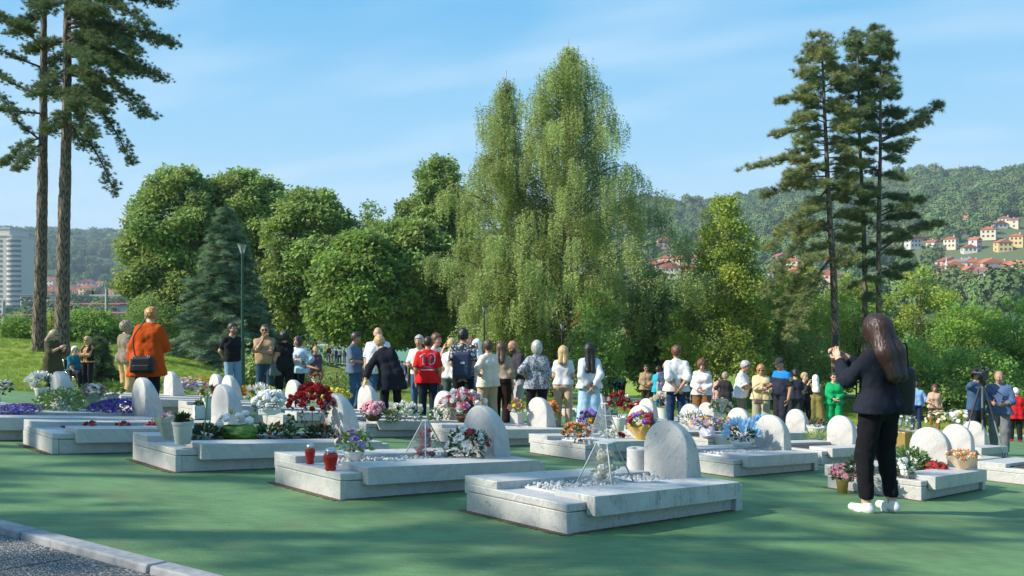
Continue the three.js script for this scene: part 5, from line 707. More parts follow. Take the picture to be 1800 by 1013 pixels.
  // body: limbs and trunk from one field, head and hands merged into the same mesh
  const low = !!o.far, bodyBones = [...torso(0), ...arm(0, 0), ...arm(1, 0), ...leg(0, 0, 0), ...leg(1, 0, 0), [neck, headC.clone().lerp(neck, .35), .054 * k, .05 * k]];
  const [blo, bhi] = boxOf(bodyBones, .03), bf = capsules(bodyBones, .03 * k), geos = [nets(bf, blo, bhi, cell * 1.1, () => skin)];
  { const g = headGeo.clone(); paint(g, faceColour(skin, hc, o.beard)); g.applyMatrix4(headM); geos.push(g); }
  if (!low) [0, 1].forEach((i) => { const s = i ? -1 : 1, dir = wr[i].clone().sub(el[i]).normalize(), inward = V(-s * .8, .1, o.palm ?? .35).addScaledVector(dir, -V(-s * .8, .1, o.palm ?? .35).dot(dir)).normalize(), side = dir.clone().cross(inward).normalize(), g = handGeo(o.curl ?? .45).clone(), mtx = new THREE.Matrix4().makeBasis(side.clone().multiplyScalar(1), dir, inward); if (s < 0) { /* thumb stays on the inner front side */ } g.applyMatrix4(new THREE.Matrix4().makeTranslation(wr[i].x, wr[i].y, wr[i].z).multiply(mtx).multiply(new THREE.Matrix4().makeScale((side.z >= 0 ? 1 : -1) * k, k, k))); if (side.z < 0) { const ix = g.index.array; for (let q = 0; q < ix.length; q += 3) { const a = ix[q]; ix[q] = ix[q + 1]; ix[q + 1] = a; } g.computeVertexNormals(); } paint(g, () => skin); geos.push(g); });
  part('body', mergeGeometries(geos.map((g) => { if (g.attributes.uv) g.deleteAttribute('uv'); return g; })), skinM, t);
  // clothes
  const top = o.shirt, bot = o.legs;
  if (bot) {
    if (bot.skirt) { const hem = bot.skirt, w = bot.w ?? .17; mesh(bot.name ?? 'skirt', [[P(hw * .8, hipY + .08, 0), P(w * .62, hem, 0), (.105) * k, w * k], [P(-hw * .8, hipY + .08, 0), P(-w * .62, hem, 0), .105 * k, w * k]], bot.c, clothM, t, { amp: .012, cut: (x, y) => hem * k - y }); if (bot.under) mesh('trousers', [...leg(0, .012, .05), ...leg(1, .012, .05)], bot.under, clothM, t, { amp: .006, cut: (x, y) => .075 * k - y }); }
    else mesh(bot.name ?? 'trousers', [[P(hw * .75, hipY + .07, 0), P(-hw * .75, hipY + .07, 0), (fem ? .1 : .105) * k + fat * .04, (fem ? .1 : .105) * k + fat * .04], [P(hw * .8, hipY, -.015), P(-hw * .8, hipY, -.015), (fem ? .118 : .108) * k, (fem ? .118 : .108) * k], ...leg(0, bot.e ?? .013, bot.up ?? .03, bot.flare ?? .008), ...leg(1, bot.e ?? .013, bot.up ?? .03, bot.flare ?? .008)], bot.c, clothM, t, { amp: .009, cut: sit ? undefined : (x, y) => (bot.hem ?? .07) * k - y, kk: .024 });
  }
  if (top) {
    const e = top.e ?? .016, hem = top.hem ?? .9, s = top.sleeve ?? .36, c0 = up(0, 1.53, .03), rr = (top.neck ?? .085) * k, bones = [...torso(e, top.ex ?? .012), ...(s > 0 ? [...arm(0, e, s), ...arm(1, e, s)] : [])];
    if (hem < .9) bones.push([P(hw * .8, .95, 0), P((top.w ?? .11), hem - .02, 0), (.115 + e) * k, (.115 + e + (top.flare ?? .02)) * k], [P(-hw * .8, .95, 0), P(-(top.w ?? .11), hem - .02, 0), (.115 + e) * k, (.115 + e + (top.flare ?? .02)) * k]);
    const cuts = [0, 1].map((i) => { const B = s <= .5 ? sh[i].clone().lerp(el[i], s * 2) : el[i].clone().lerp(wr[i], (s - .5) * 2), dir = (s <= .5 ? el[i].clone().sub(sh[i]) : wr[i].clone().sub(el[i])).normalize(); return [B, dir]; });
    const m = mesh(top.name ?? 'shirt', bones, top.c, clothM, t, { amp: top.amp ?? .012, cut: (x, y, z) => { let v = rr - Math.hypot(x - c0.x, y - c0.y, z - c0.z); v = Math.max(v, (sit ? -9 : hem * k - y)); if (s > 0) for (const [B, dir] of cuts) { const px = x - B.x, py = y - B.y, pz = z - B.z, al = px * dir.x + py * dir.y + pz * dir.z; if (al > -.03 && px * px + py * py + pz * pz < .012) v = Math.max(v, al); } return v; } });
    if (top.collar) part('collar', bake(new THREE.TorusGeometry(.068 * k, .014 * k, 6, 16), { p: [0, 0, 0], r: [1.35, 0, 0] }), plain(top.collar, .9), m).position.copy(up(0, 1.455, 0));
  }
  if (o.coat) { const c = o.coat, e = c.e ?? .03; mesh('vest', torso(e, .01), c.c, clothM, t, { amp: .007, cut: (x, y, z) => Math.max(.95 * k - y, .075 * k - Math.hypot(x - headC.x, y - neck.y - .05, z - neck.z - .05), z > .06 * k && Math.abs(x) < .07 * k ? .07 * k - Math.abs(x) : -9) }); }
  // shoes
  for (let i = 0; i < 2; i++) { const A = an[i], s = i ? -1 : 1, y0 = A.y - .08 * k, f = (x, y, z) => { const X = x - A.x - s * .012 * clamp((z - A.z) / .15), Z = z - A.z; return Math.max(smin(seg3(X, y - y0, Z, [0, .045 * k, -.03 * k], [0, .032 * k, .135 * k], .041 * k, .036 * k), seg3(X, y - y0, Z, [0, .05 * k, -.02 * k], [0, .09 * k, -.01 * k], .043 * k, .04 * k), .02), y0 - y + .002, y - y0 - .105 * k); }; const g = nets(f, [A.x - .09, y0 - .02, A.z - .12], [A.x + .09, y0 + .14, A.z + .25], o.shoeCell ?? (low ? .02 : .013), colourOf(o.shoes ?? [.03, .03, .035])); const m = part('shoe', g, clothM, t); if (o.sole) part('sole', bake(new THREE.CapsuleGeometry(.046 * k, .16 * k, 3, 12), { p: [A.x + s * .006, y0 + .012, A.z + .06 * k], r: [1.5708, 0, 0], s: [1, .3, 1] }), plain(o.sole), m); }
  // hair
  if (o.hair && o.hair !== 'none') { const g = hairGeo(o.hair, o.cell && o.cell < .015 ? .007 : .0125).clone(), c2 = o.scarf ?? hc; paint(g, (x, y, z) => { const q = o.scarf ? 1 : 1 + .5 * n3(x * 95, y * 5, z * 95); return c2.map((v) => v * q); }); g.applyMatrix4(headM); part(o.scarf ? 'headscarf' : 'hair', g, o.scarf ? clothM : hairM, t); }
  const on = (name, g, m) => { g.applyMatrix4(headM); return part(name, g, m, t); };
  if (o.glasses) { const gl = plain(o.glasses === 2 ? [.02, .018, .016] : [.03, .03, .03], .15); on('glasses', join([-1, 1].map((s) => bake(o.glasses === 2 ? new THREE.SphereGeometry(.024, 10, 8) : new THREE.TorusGeometry(.021, .003, 5, 16), { p: [s * .031, .005, .096], s: [1, .85, o.glasses === 2 ? .3 : 1] })).concat([box(.02, .004, .004, [0, .01, .105]), box(.003, .005, .1, [.072, .008, .045]), box(.003, .005, .1, [-.072, .008, .045])])), gl); }
  if (o.cap) { const g = nets((x, y, z) => Math.max(cranium(x, y - .006, z) - .017, .045 - y), [-.12, .02, -.14], [.12, .16, .12], .01, () => o.cap); on('cap', g, clothM); on('visor', bake(new THREE.CylinderGeometry(.075, .075, .008, 18, 1, false, -1.57, 3.14), { p: [0, .05, .075], r: [.12, 0, 0], s: [1, 1, 1.1] }), plain(o.cap, .8)); }
  return Object.assign(t, { rig: { k, up, P, wr, el, sh, headC, d, skin } });
}
const far = { far: true, cell: .055 };
const C = (h) => lin(h), jeans = { c: C('#3f5f80') }, paleJeans = { c: C('#7f9cb5') }, navyJeans = { c: C('#22395c') }, blackT = { c: [.012, .012, .015] }, navyT = { c: [.014, .018, .032] }, beigeT = { c: C('#b99c80') };
const p = (px, top, h, rot, label, o) => person({ px, top, h, rot, label, ...o });
// left group
p(92, 580, 1.66, 75, 'woman in olive tunic with long pale hair reading her phone', { hair: 'long0.2', hc: 'ash', skin: 'fair', armL: 'phone', armR: 'phone', nod: 18, shirt: { c: C('#4a4630'), hem: .62, sleeve: .6, e: .04, flare: .05 }, legs: blackT, glasses: 2 });
const sitter = p(131, 611, 1.74, 62, 'grey-haired man in teal shirt sitting in the wheelchair', { sex: 'm', sit: true, d: 24.6, hair: 'short', hc: 'white', fat: .6, arms: 'lap', shirt: { c: C('#1f6a80'), sleeve: .42, e: .025 }, legs: navyT });
p(154, 592, 1.64, -10, 'blonde woman in sunglasses and tan top with folded arms', { hair: 'bob', hc: 'blond', skin: 'fair', arms: 'crossed', glasses: 2, shirt: { c: C('#b98d62'), sleeve: .9 }, coat: { c: [.015, .015, .018] }, legs: { ...blackT, e: .01 } });
const orangeLady = p(258, 540, 1.69, 188, 'woman in rust-orange cardigan seen from behind, leaning to listen', { hair: 'short', hc: 'ginger', skin: 'fair', lean: 10, tilt: 3, look: 35, nod: 12, fat: .5, armL: 'down', armR: 'hold', shirt: { c: C('#b8480f'), name: 'cardigan', hem: .66, sleeve: .96, e: .036, flare: .045, amp: .012 }, legs: { ...blackT, e: .022 }, stride: .12, cell: .0185 });
p(221, 566, 1.62, 150, 'short-haired woman in grey-beige tweed jacket and tan trousers', { hair: 'curly', hc: 'ash', skin: 'fair', armL: 'hold', armR: 'down', shirt: { c: patterns.tweed(C('#9b8f7e'), C('#5f5649')), name: 'jacket', hem: .84, sleeve: .95, e: .03 }, legs: { c: C('#c0a070'), e: .03, flare: .02 } });
p(408, 569, 1.80, 55, 'dark-haired man in black polo and jeans, hands behind back', { sex: 'm', hair: 'short', hc: 'dark', glasses: 1, arms: 'behind', beard: true, shirt: { c: [.012, .013, .018], sleeve: .38 }, legs: paleJeans });
p(465, 571, 1.80, 15, 'man in tan tee with sunglasses, hand raised to his chin', { sex: 'm', hair: 'buzz', hc: 'brown', skin: 'tan', glasses: 2, armL: 'crossed', armR: 'chin', fat: .3, shirt: { c: C('#a5896b'), sleeve: .4 }, legs: { c: C('#2f4a5c') } });
p(500, 583, 1.68, 200, 'black-clad woman with dark curls carrying grey shoulder bag', { hair: 'curly', hc: 'black', armL: 'down', armR: 'crossed', shirt: { c: [.012, .012, .014], sleeve: .2, e: .02 }, legs: { ...blackT, e: .025 }, fat: .2 });
p(524, 592, 1.62, -20, 'brown-haired woman in loose pale blue shirt, hand on hip', { hair: 'bob', hc: 'brown', skin: 'fair', armL: 'hip', armR: 'crossed', shirt: { c: C('#b3c8da'), sleeve: .85, e: .03, hem: .82 }, legs: blackT });
p(553, 617, 1.52, 35, 'old balding man in plum shirt holding orange flowers', { sex: 'm', hair: 'ring', hc: 'white', skin: 'tan', d: 22, lean: 6, fat: .5, armL: 'down', armR: 'hold', shirt: { c: C('#5a4252'), sleeve: .42 }, legs: { c: C('#2b3244') } });
p(622, 585, 1.78, 80, 'man in slate-blue short-sleeved shirt looking at his hands', { sex: 'm', hair: 'short', hc: 'dark', skin: 'tan', arms: 'hold', nod: 15, shirt: { c: C('#5c6a80'), sleeve: .44, hem: .84, e: .022 }, legs: jeans });
p(664, 576, 1.86, 12, 'bald heavy man in pale checked shirt facing the camera', { sex: 'm', hair: 'none', skin: 'mid', beard: true, hc: 'grey', fat: 1, arms: 'down', shirt: { c: patterns.plaid(C('#d5d5dc'), C('#8d8ca3')), sleeve: .44, e: .026, hem: .82 }, legs: jeans });
{ // leans on the headstone with the left hand
  const d = 13.6, st = xAt(643, d); const P0 = { px: 688, top: 607, h: 1.62, rot: 200, d: 13.9, hair: 'short', hc: 'blond', skin: 'fair', lean: 20, tilt: -15, fat: .4, label: 'blond woman in black jacket bending with one hand on a headstone', shirt: { c: [.012, .013, .02], name: 'jacket', sleeve: .94, hem: .68, e: .034, flare: .05 }, legs: blackT, armR: [.16, .86, .2, 1, -.2, 0], world: true };
  const x0 = xAt(694, P0.d), dx = st - x0, dz = -d + P0.d, th = 200 * Math.PI / 180, lx = dx * Math.cos(th) - dz * Math.sin(th), lz = dx * Math.sin(th) + dz * Math.cos(th), ky = (G(st, d) + .72 - G(x0, P0.d)), kk = 1.66 / 1.72; P0.armL = [lx / kk, ky / kk, lz / kk, 1, .2, -.2]; person(P0);
}
const boy = p(752, 592, 1.62, 182, 'boy in bright red shirt with a number on its back', { sex: 'm', hair: 'buzz', hc: 'dark', skin: 'tan', arms: 'down', shirt: { c: [.62, .012, .012], sleeve: .44, e: .028, hem: .84, amp: .004 }, legs: { ...navyT, e: .018 }, cell: .0185 });
p(737, 589, 1.76, -8, 'grey-haired man in white shirt facing camera behind the boy', { d: 17.4, sex: 'm', hair: 'short', hc: 'grey', skin: 'tan', shirt: { c: C('#d8d2cc'), sleeve: .44 }, legs: jeans, arms: 'hold' });
p(766, 582, 1.80, 60, 'man in white tee with dark strap raising hand to face', { d: 17, sex: 'm', hair: 'short', hc: 'auburn', armR: 'chin', armL: 'down', shirt: { c: C('#ddd6d2'), sleeve: .44 }, legs: { c: C('#5d7285') } });
const packMan = p(814, 579, 1.82, 180, 'dark-haired man with blue backpack, hands clasped behind', { sex: 'm', hair: 'short', hc: 'black', skin: 'tan', arms: 'behind', shirt: { c: patterns.floral([.03, .034, .045], [.45, .45, .45]), sleeve: .44, e: .026 }, legs: { ...blackT, e: .02 }, cell: .0185 });
p(794, 590, 1.70, 165, 'blond person in white mostly hidden by the backpack man', { d: 16.6, hair: 'short', hc: 'blond', skin: 'fair', shirt: { c: C('#d4d2ce'), sleeve: .44 }, legs: { c: C('#3f5a58') } });
p(829, 586, 1.76, 20, 'auburn-haired person behind the white headscarf', { d: 17.6, hair: 'curly', hc: 'auburn', skin: 'fair', shirt: { c: C('#8d939b'), sleeve: .8 }, legs: navyT });
p(838, 594, 1.70, -5, 'woman in white headscarf facing camera beside the backpack', { d: 16.2, hair: 'hijab', scarf: C('#e2e2e8'), skin: 'mid', shirt: { c: C('#5c6a86'), sleeve: .95, hem: .7, e: .03 }, legs: navyT });
p(858, 599, 1.66, 215, 'short-haired woman in cream blouse with hand on hip', { hair: 'short', hc: 'brown', skin: 'tan', armL: 'hip', armR: 'hold', look: -20, fat: .4, shirt: { c: C('#dcd0c0'), sleeve: .7, hem: .8, e: .026 }, legs: { c: C('#bfa383'), e: .035, flare: .02 } });
p(881, 602, 1.68, 170, 'long-haired woman in cropped taupe jacket and dark brown trousers', { hair: 'long0.26', hc: 'brown', skin: 'fair', armL: 'down', armR: 'down', shirt: { c: C('#a2917c'), name: 'jacket', sleeve: .95, hem: .97, e: .03 }, legs: { c: C('#2a1a19'), e: .03, flare: .025 } });
p(914, 596, 1.80, -75, 'bald bearded man in dark tee and pale grey trousers looking down', { sex: 'm', hair: 'none', hc: 'dark', beard: true, skin: 'tan', nod: 32, arms: 'hold', lean: 6, shirt: { c: C('#39363f'), sleeve: .44 }, legs: { c: C('#a8a8aa'), e: .024 } });
p(944, 600, 1.68, 190, 'woman with silver bob in speckled grey shirt, hand on hip', { hair: 'bob', hc: 'grey', skin: 'tan', armL: 'hip', armR: 'down', fat: .4, shirt: { c: patterns.dots(C('#9fa3ad'), C('#45464f')), sleeve: .62, hem: .82, e: .026 }, legs: { ...blackT, e: .02 } });
p(990, 609, 1.66, 172, 'blonde woman in white tee and beige trousers seen from behind', { hair: 'long0.2', hc: 'blond', skin: 'fair', armL: 'front', armR: 'front', shirt: { c: C('#cdcdd1'), sleeve: .36, hem: .93 }, legs: { c: C('#c9a98e'), e: .018, flare: .014 }, shoes: C('#b9a690') });
p(1036, 604, 1.70, 184, 'woman with long straight black hair and white blouse, hands behind', { hair: 'long0.38', hc: 'black', skin: 'fair', arms: 'behind', shirt: { c: C('#c6c9d2'), sleeve: .93, hem: .88, e: .026 }, legs: { skirt: .12, w: .16, c: C('#9cbcd4') } });
// right group
p(1136, 642, 1.78, -5, 'man in sunglasses and tan jacket standing at the path', { sex: 'm', hair: 'short', hc: 'dark', skin: 'tan', glasses: 2, arms: 'front', shirt: { c: C('#9c8467'), name: 'jacket', sleeve: .95, hem: .82, e: .028 }, legs: { c: C('#3a2c2c') } });
p(1157, 645, 1.70, 140, 'person in turquoise tee beside the tan jacket', { hair: 'short', hc: 'dark', skin: 'tan', arms: 'hold', shirt: { c: C('#2aa3c4'), sleeve: .44, hem: .8 }, legs: { c: C('#2a86a8') } });
p(1170, 638, 1.76, 175, 'fair-haired man in slate tee partly behind the white shirt', { sex: 'm', hair: 'buzz', hc: 'ginger', skin: 'fair', fat: .5, shirt: { c: C('#4a5468'), sleeve: .44 }, legs: navyT });
p(1189, 609, 1.84, 180, 'tall man in white rolled-sleeve shirt and blue jeans, hands clasped behind', { sex: 'm', hair: 'short', hc: 'auburn', skin: 'tan', arms: 'behind', shirt: { c: C('#d2d0ce'), sleeve: .66, hem: .85, e: .032, ex: .02, amp: .012 }, legs: navyJeans, cell: .0185 });
p(1234, 633, 1.68, -15, 'curly brown-haired woman in dotted white blouse and brown trousers', { hair: 'curly', hc: 'auburn', skin: 'fair', arms: 'front', nod: 15, shirt: { c: patterns.dots(C('#d6d0ce'), C('#c9bfc4')), sleeve: .9, hem: .88, e: .03 }, legs: { c: C('#7d5737'), e: .04, flare: .035 } });
p(1275, 656, 1.58, 165, 'woman with blond curls in black dress seen from behind', { hair: 'curly', hc: 'ash', skin: 'fair', armL: 'hip', armR: 'hold', shirt: { c: [.03, .026, .028], name: 'dress', sleeve: .6, hem: .45, e: .024, flare: .03 }, legs: blackT });
p(1263, 660, 1.60, 10, 'small figure in pink behind the black dress', { hair: 'long0.1', hc: 'dark', skin: 'fair', shirt: { c: C('#c79a92'), sleeve: .8, hem: .7 }, legs: { c: C('#a98f88') } });
p(1302, 634, 1.74, 65, 'grey-haired man in white polo holding out a phone', { sex: 'm', hair: 'short', hc: 'grey', skin: 'tan', arms: [.05, 1.12, .36, .5, -1, -.3], nod: 14, lean: 6, fat: .4, shirt: { c: C('#d0d0d2'), sleeve: .44, hem: .84, e: .03 }, legs: { c: C('#8f8372') } });
p(1338, 641, 1.66, -18, 'woman with long golden hair and sunglasses in beige outfit', { hair: 'long0.22', hc: 'ginger', skin: 'fair', glasses: 2, armL: 'hold', armR: 'crossed', nod: 12, shirt: { c: C('#c9b78f'), sleeve: .9, hem: .86, e: .028 }, legs: { c: C('#a09e86'), e: .03, flare: .02 } });
const officer = p(1374, 630, 1.80, -65, 'uniformed officer in dark cap with blue shoulders', { sex: 'm', hair: 'buzz', hc: 'dark', skin: 'tan', cap: [.03, .034, .04], nod: 14, armL: 'down', armR: 'hold', fat: .4, shirt: { c: (x, y, z) => (y > 1.36 ? C('#1b74c4') : [.022, .026, .042]), sleeve: .42, e: .026, hem: .92 }, legs: { c: [.02, .022, .034], e: .024 } });
p(1398, 650, 1.68, 170, 'dark-haired woman in navy tee behind the officer', { hair: 'bun', hc: 'black', skin: 'mid', armL: 'down', armR: 'front', shirt: { c: [.022, .024, .04], sleeve: .4 }, legs: { c: [.03, .03, .04] } });
p(1414, 656, 1.64, 20, 'blond person in glasses with hand at the mouth', { hair: 'short', hc: 'blond', skin: 'fair', glasses: 1, armR: 'chin', armL: 'crossed', shirt: { c: [.03, .025, .025], sleeve: .9 }, legs: blackT });
p(1434, 660, 1.66, 165, 'woman in white headscarf and long khaki coat seen from behind', { hair: 'scarf', scarf: C('#e6e6ea'), armL: 'hold', armR: 'hold', shirt: { c: C('#7f7440'), name: 'coat', sleeve: .95, hem: .16, e: .03, w: .16, flare: .06 }, legs: { c: C('#6f6538') } });
p(1466, 656, 1.66, -8, 'woman in vivid green suit and sunglasses facing camera', { hair: 'bun', hc: 'dark', skin: 'fair', glasses: 2, arms: 'front', shirt: { c: C('#0f9a5c'), name: 'jacket', sleeve: .9, hem: .84, e: .028, neck: .1 }, legs: { c: C('#0f9a5c'), e: .03, flare: .02 }, shoes: C('#d8d4cc') });
p(1611, 672, 1.74, 170, 'person in light blue shirt and navy trousers behind the black bag', { sex: 'm', hair: 'short', hc: 'dark', armR: 'pocket', shirt: { c: C('#86aede'), sleeve: .9, e: .03 }, legs: { c: C('#222c58') } });
p(1589, 676, 1.68, 150, 'person in blue mostly hidden behind the phone-raising woman', { hair: 'short', hc: 'brown', shirt: { c: C('#4f76b4'), sleeve: .7 }, legs: { c: C('#8f97a8') } });
p(1643, 677, 1.66, -25, 'brown-haired woman in beige shirt with black shoulder bag', { hair: 'bob', hc: 'auburn', skin: 'mid', armL: 'down', armR: 'hold', shirt: { c: C('#b4967e'), sleeve: .6, hem: .88 }, legs: { c: C('#8a5a3c') } });
p(1716, 650, 1.74, 20, 'cameraman in blue shirt with hand up at the video camera', { sex: 'm', hair: 'short', hc: 'dark', skin: 'tan', d: 16.6, armR: [.12, 1.5, .2, 1, -.2, 0], armL: 'hold', shirt: { c: C('#3d5878'), sleeve: .8 }, legs: { c: [.03, .03, .036] } });
p(1757, 652, 1.76, -35, 'bald man in denim shirt and grey trousers steadying the tripod', { sex: 'm', hair: 'ring', hc: 'grey', skin: 'tan', armR: 'hold', armL: 'hold', nod: 10, beard: true, shirt: { c: C('#4c6384'), sleeve: .8, hem: .84, e: .026 }, legs: { c: C('#6f7175'), e: .026 }, cell: .0185 });
p(1786, 683, 1.62, 170, 'white-haired woman in red jacket at the picture edge', { hair: 'short', hc: 'white', skin: 'fair', fat: .6, shirt: { c: [.6, .014, .018], name: 'jacket', sleeve: .95, hem: .74, e: .036, flare: .03 }, legs: { ...blackT, e: .026 }, shoes: [.4, .01, .015] });
// the woman in front
const front = person({ px: 1546, top: 556, h: 1.69, rot: -152, label: 'dark-clad woman with long auburn hair raising a phone, seen from behind', hair: 'mane', hc: 'deep', skin: 'fair', cell: .0105, shoeCell: .007, armL: [.16, 1.34, .30, .4, -1, -.25], armR: [-.04, 1.35, .33, .6, -1, 0], curl: .8, nod: 6, stride: .03, stance: .03, shirt: { c: (x, y, z) => { const s = Math.sin((x * .5 + y * .35 + z * .6) * 300) * .5 + .5; return [lerp(.009, .017, s), lerp(.011, .02, s), lerp(.019, .032, s)]; }, name: 'cardigan', sleeve: .93, hem: .885, e: .02, ex: .02, amp: .009 }, legs: { c: [.008, .008, .011], hem: .135, e: .017, up: .2, flare: .005 }, shoes: C('#d8d6d2'), sole: C('#e6e4e0') });
// crowd far off on the square and at the broad path
{ const r = rng(909), tops = ['#23242c', '#5b2f3a', '#d8d6d4', '#2f3f5c', '#6f7f93', '#3b3b3d', '#b9a58e', '#1d1d22', '#7a6a78', '#c7c9d2'], nm = ['charcoal', 'maroon', 'white', 'navy', 'slate', 'dark grey', 'sand', 'black', 'mauve', 'silver'], dn = ['black', 'navy', 'tan', 'grey'], dc = ['#141416', '#1c2540', '#8a7558', '#5c5f66'];
  for (let i = 0; i < 22; i++) { const px = lerp(568, 724, (i + r() * .6) / 22), d = lerp(70, 84, r()), a = i % 10, b = (i * 7 + (i > 9 ? 1 : 0)) % 4; person({ px, d, h: lerp(1.6, 1.82, r()), rot: r() * 360, sex: r() < .5 ? 'm' : 'f', label: `distant visitor on the square in ${nm[a]} top and ${dn[b]} trousers`, group: 'visitors on the square', hair: 'short', hc: ['dark', 'brown', 'grey', 'black'][i % 4], shirt: { c: C(tops[a]), sleeve: i % 3 ? .9 : .44, hem: .86 }, legs: { c: C(dc[b]) }, ...far }); }
  [[1062, 'white'], [1070, 'black'], [1079, 'navy'], [1088, 'slate'], [1096, 'charcoal']].forEach(([px, n], i) => person({ px, d: 52 + i, h: 1.7 + .03 * i, rot: 150 + i * 20, sex: 'm', label: `far walker in ${n} top on the broad path`, group: 'walkers on the broad path', hair: 'short', hc: 'dark', shirt: { c: C(tops[nm.indexOf(n)]), sleeve: .9 }, legs: blackT, ...far })); }
// ---------- what people carry ----------
function bag(pos, turn, w, h, dp, label, category, m, o = {}) {
  const t = thing(o.name ?? 'shoulder_bag', label, category, pos, turn), g = new RoundedBoxGeometry(w, h, dp, 4, Math.min(w, h, dp) * .38), q = g.attributes.position; for (let i = 0; i < q.count; i++) { const y = q.getY(i) / h; q.setX(i, q.getX(i) * (1 + (o.taper ?? -.18) * y) + .008 * n3(q.getX(i) * 20, q.getY(i) * 20, 3)); } g.computeVertexNormals(); part('body', g, m, t);
  if (o.pocket) part('pocket', rbox(w * .7, h * .38, dp * .3, [0, -h * .18, o.face * dp * .5], undefined, .02, 2), m, t); if (o.patch) part('patch', box(w * .22, h * .08, .004, [.01, -h * .02 + .06, o.face * (dp * .5 + .004)]), plain(o.patch), t);
  if (o.strap) part('strap', tube(o.strap.map((a) => V(...a)), o.sr ?? .009, 20, 6), m, t); if (o.metal) for (const s of [-1, 1]) part('buckle', bake(new THREE.TorusGeometry(.018, .004, 6, 14), { p: [s * w * .3, h * .46, o.face * dp * .4] }), plain([.6, .6, .6], .3), t);
  return t;
}
const world = (who, x, y, z) => { who.updateMatrixWorld(true); return V(x, y, z).applyMatrix4(who.matrixWorld); }, blackLeather = mat([.012, .012, .014], .5), navyNylon = mat([.018, .032, .075], .75);
bag(at(250, 641, orangeLady.rig.d - .22), .1, .34, .25, .13, 'black handbag hanging at the orange cardigan', 'handbag', blackLeather, { name: 'handbag', face: 1, metal: true, pocket: true, strap: [[-.1, .1, 0], [-.12, .4, .02], [.02, .62, .03], [.08, .75, 0]] });
bag(at(484, 650, depthOf(500, 583, 1.68) - .1), .4, .26, .28, .12, 'slouchy grey bag on the black-clad woman\'s shoulder', 'shoulder bag', mat([.1, .12, .13], .7), { face: 1, strap: [[-.07, .12, 0], [.02, .36, .02], [.06, .46, .06], [.08, .3, .02], [.08, .12, 0]] });
bag(world(packMan, 0, 1.17, -.24), 0, .34, .5, .17, 'dark blue backpack worn by the man with clasped hands', 'backpack', navyNylon, { name: 'backpack', face: 1, pocket: true, patch: [.5, .52, .55], taper: -.1, strap: [[-.1, .24, -.05], [-.12, .31, -.12], [0, .27, -.05], [.12, .31, -.12], [.1, .24, -.05]] });
bag(world(front, -.3, 1.03, .0), -.4, .21, .42, .15, 'black bag hanging at the phone-raising woman\'s side', 'shoulder bag', blackLeather, { face: 1, taper: .12, strap: [[-.05, .2, 0], [-.06, .34, 0], [.02, .42, 0], [.05, .2, 0]] });
bag(at(1333, 706, depthOf(1338, 641, 1.66) - .22), 0, .2, .13, .08, 'brown leather bag at the golden-haired woman\'s waist', 'shoulder bag', mat([.16, .11, .08], .6), { face: 1, strap: [[-.09, .04, -.02], [-.12, .3, -.02], [.05, .42, -.02]] });
bag(at(1638, 725, depthOf(1643, 677, 1.66) - .22), .3, .3, .22, .12, 'black bag in front of the beige-shirted woman', 'shoulder bag', blackLeather, { face: 1, strap: [[-.1, .08, 0], [-.05, .32, .02], [.12, .42, 0]] });
const gadget = (pos, turn, label, nod = 0) => { const t = thing('mobile_phone', label, 'phone', pos, turn); part('case', rbox(.076, .155, .009, [0, 0, 0], [nod, 0, 0], .004, 2), plain([.015, .015, .018], .4), t); part('screen', box(.068, .143, .001, [0, 0, -.0055], [nod, 0, 0]), plain([.03, .035, .045], .1), t); part('lens', bake(new THREE.CylinderGeometry(.006, .006, .003, 10), { p: [-.02, .055, .0055], r: [1.57 + nod, 0, 0] }), plain([.05, .05, .05], .1), t); };
{ const a = front.rig.wr[0].clone().add(front.rig.wr[1]).multiplyScalar(.5); gadget(world(front, a.x, a.y + .12, a.z + .07), -152 * Math.PI / 180, 'black phone held up by the woman with auburn hair', -.15); }
gadget(at(108, 607, depthOf(92, 580, 1.66) - .05), .6, 'phone in the hand of the woman in olive tunic', -.5); gadget(at(1326, 679, depthOf(1302, 634, 1.74) - .05), 1.2, 'phone held out by the man in white polo', -.6);
// number printed on the red shirt
{ const font = await new FontLoader().loadAsync('fonts/droid/droid_sans_bold.typeface.json'), k = boy.rig.k, shirt = boy.children.find((c) => c.name === 'shirt'), wrap = (g, off) => { const q = g.attributes.position; for (let i = 0; i < q.count; i++) { const x = q.getX(i), e = Math.max(0, Math.abs(x) - .075 * k), r = .137 * k; q.setXYZ(i, -x, q.getY(i), .01 * k - Math.sqrt(Math.max(.001, r * r - e * e)) - .009 - off); } const ix = g.index.array; for (let i = 0; i < ix.length; i += 3) { const a = ix[i]; ix[i] = ix[i + 1]; ix[i + 1] = a; } g.computeVertexNormals(); return g; };
  const txt = (s, size, y) => { const g = new THREE.ShapeGeometry(font.generateShapes(s, size), 4); g.computeBoundingBox(); g.translate(-(g.boundingBox.max.x + g.boundingBox.min.x) / 2, y, 0); return g; };
  part('number_outline', wrap(txt('10', .2, 1.13), 0), plain([.75, .6, .62], .8), shirt); part('number', wrap(bake(txt('10', .176, 1.141)), .003), plain([.16, .02, .06], .8), shirt); part('lettering', wrap(new THREE.PlaneGeometry(.21, .05, 12, 1).translate(0, 1.075, 0), 0), plain([.3, .015, .06], .8), shirt); part('stripe', wrap(new THREE.PlaneGeometry(.23, .014, 12, 1).translate(0, 1.03, 0), 0), plain([.75, .7, .7], .8), shirt); }
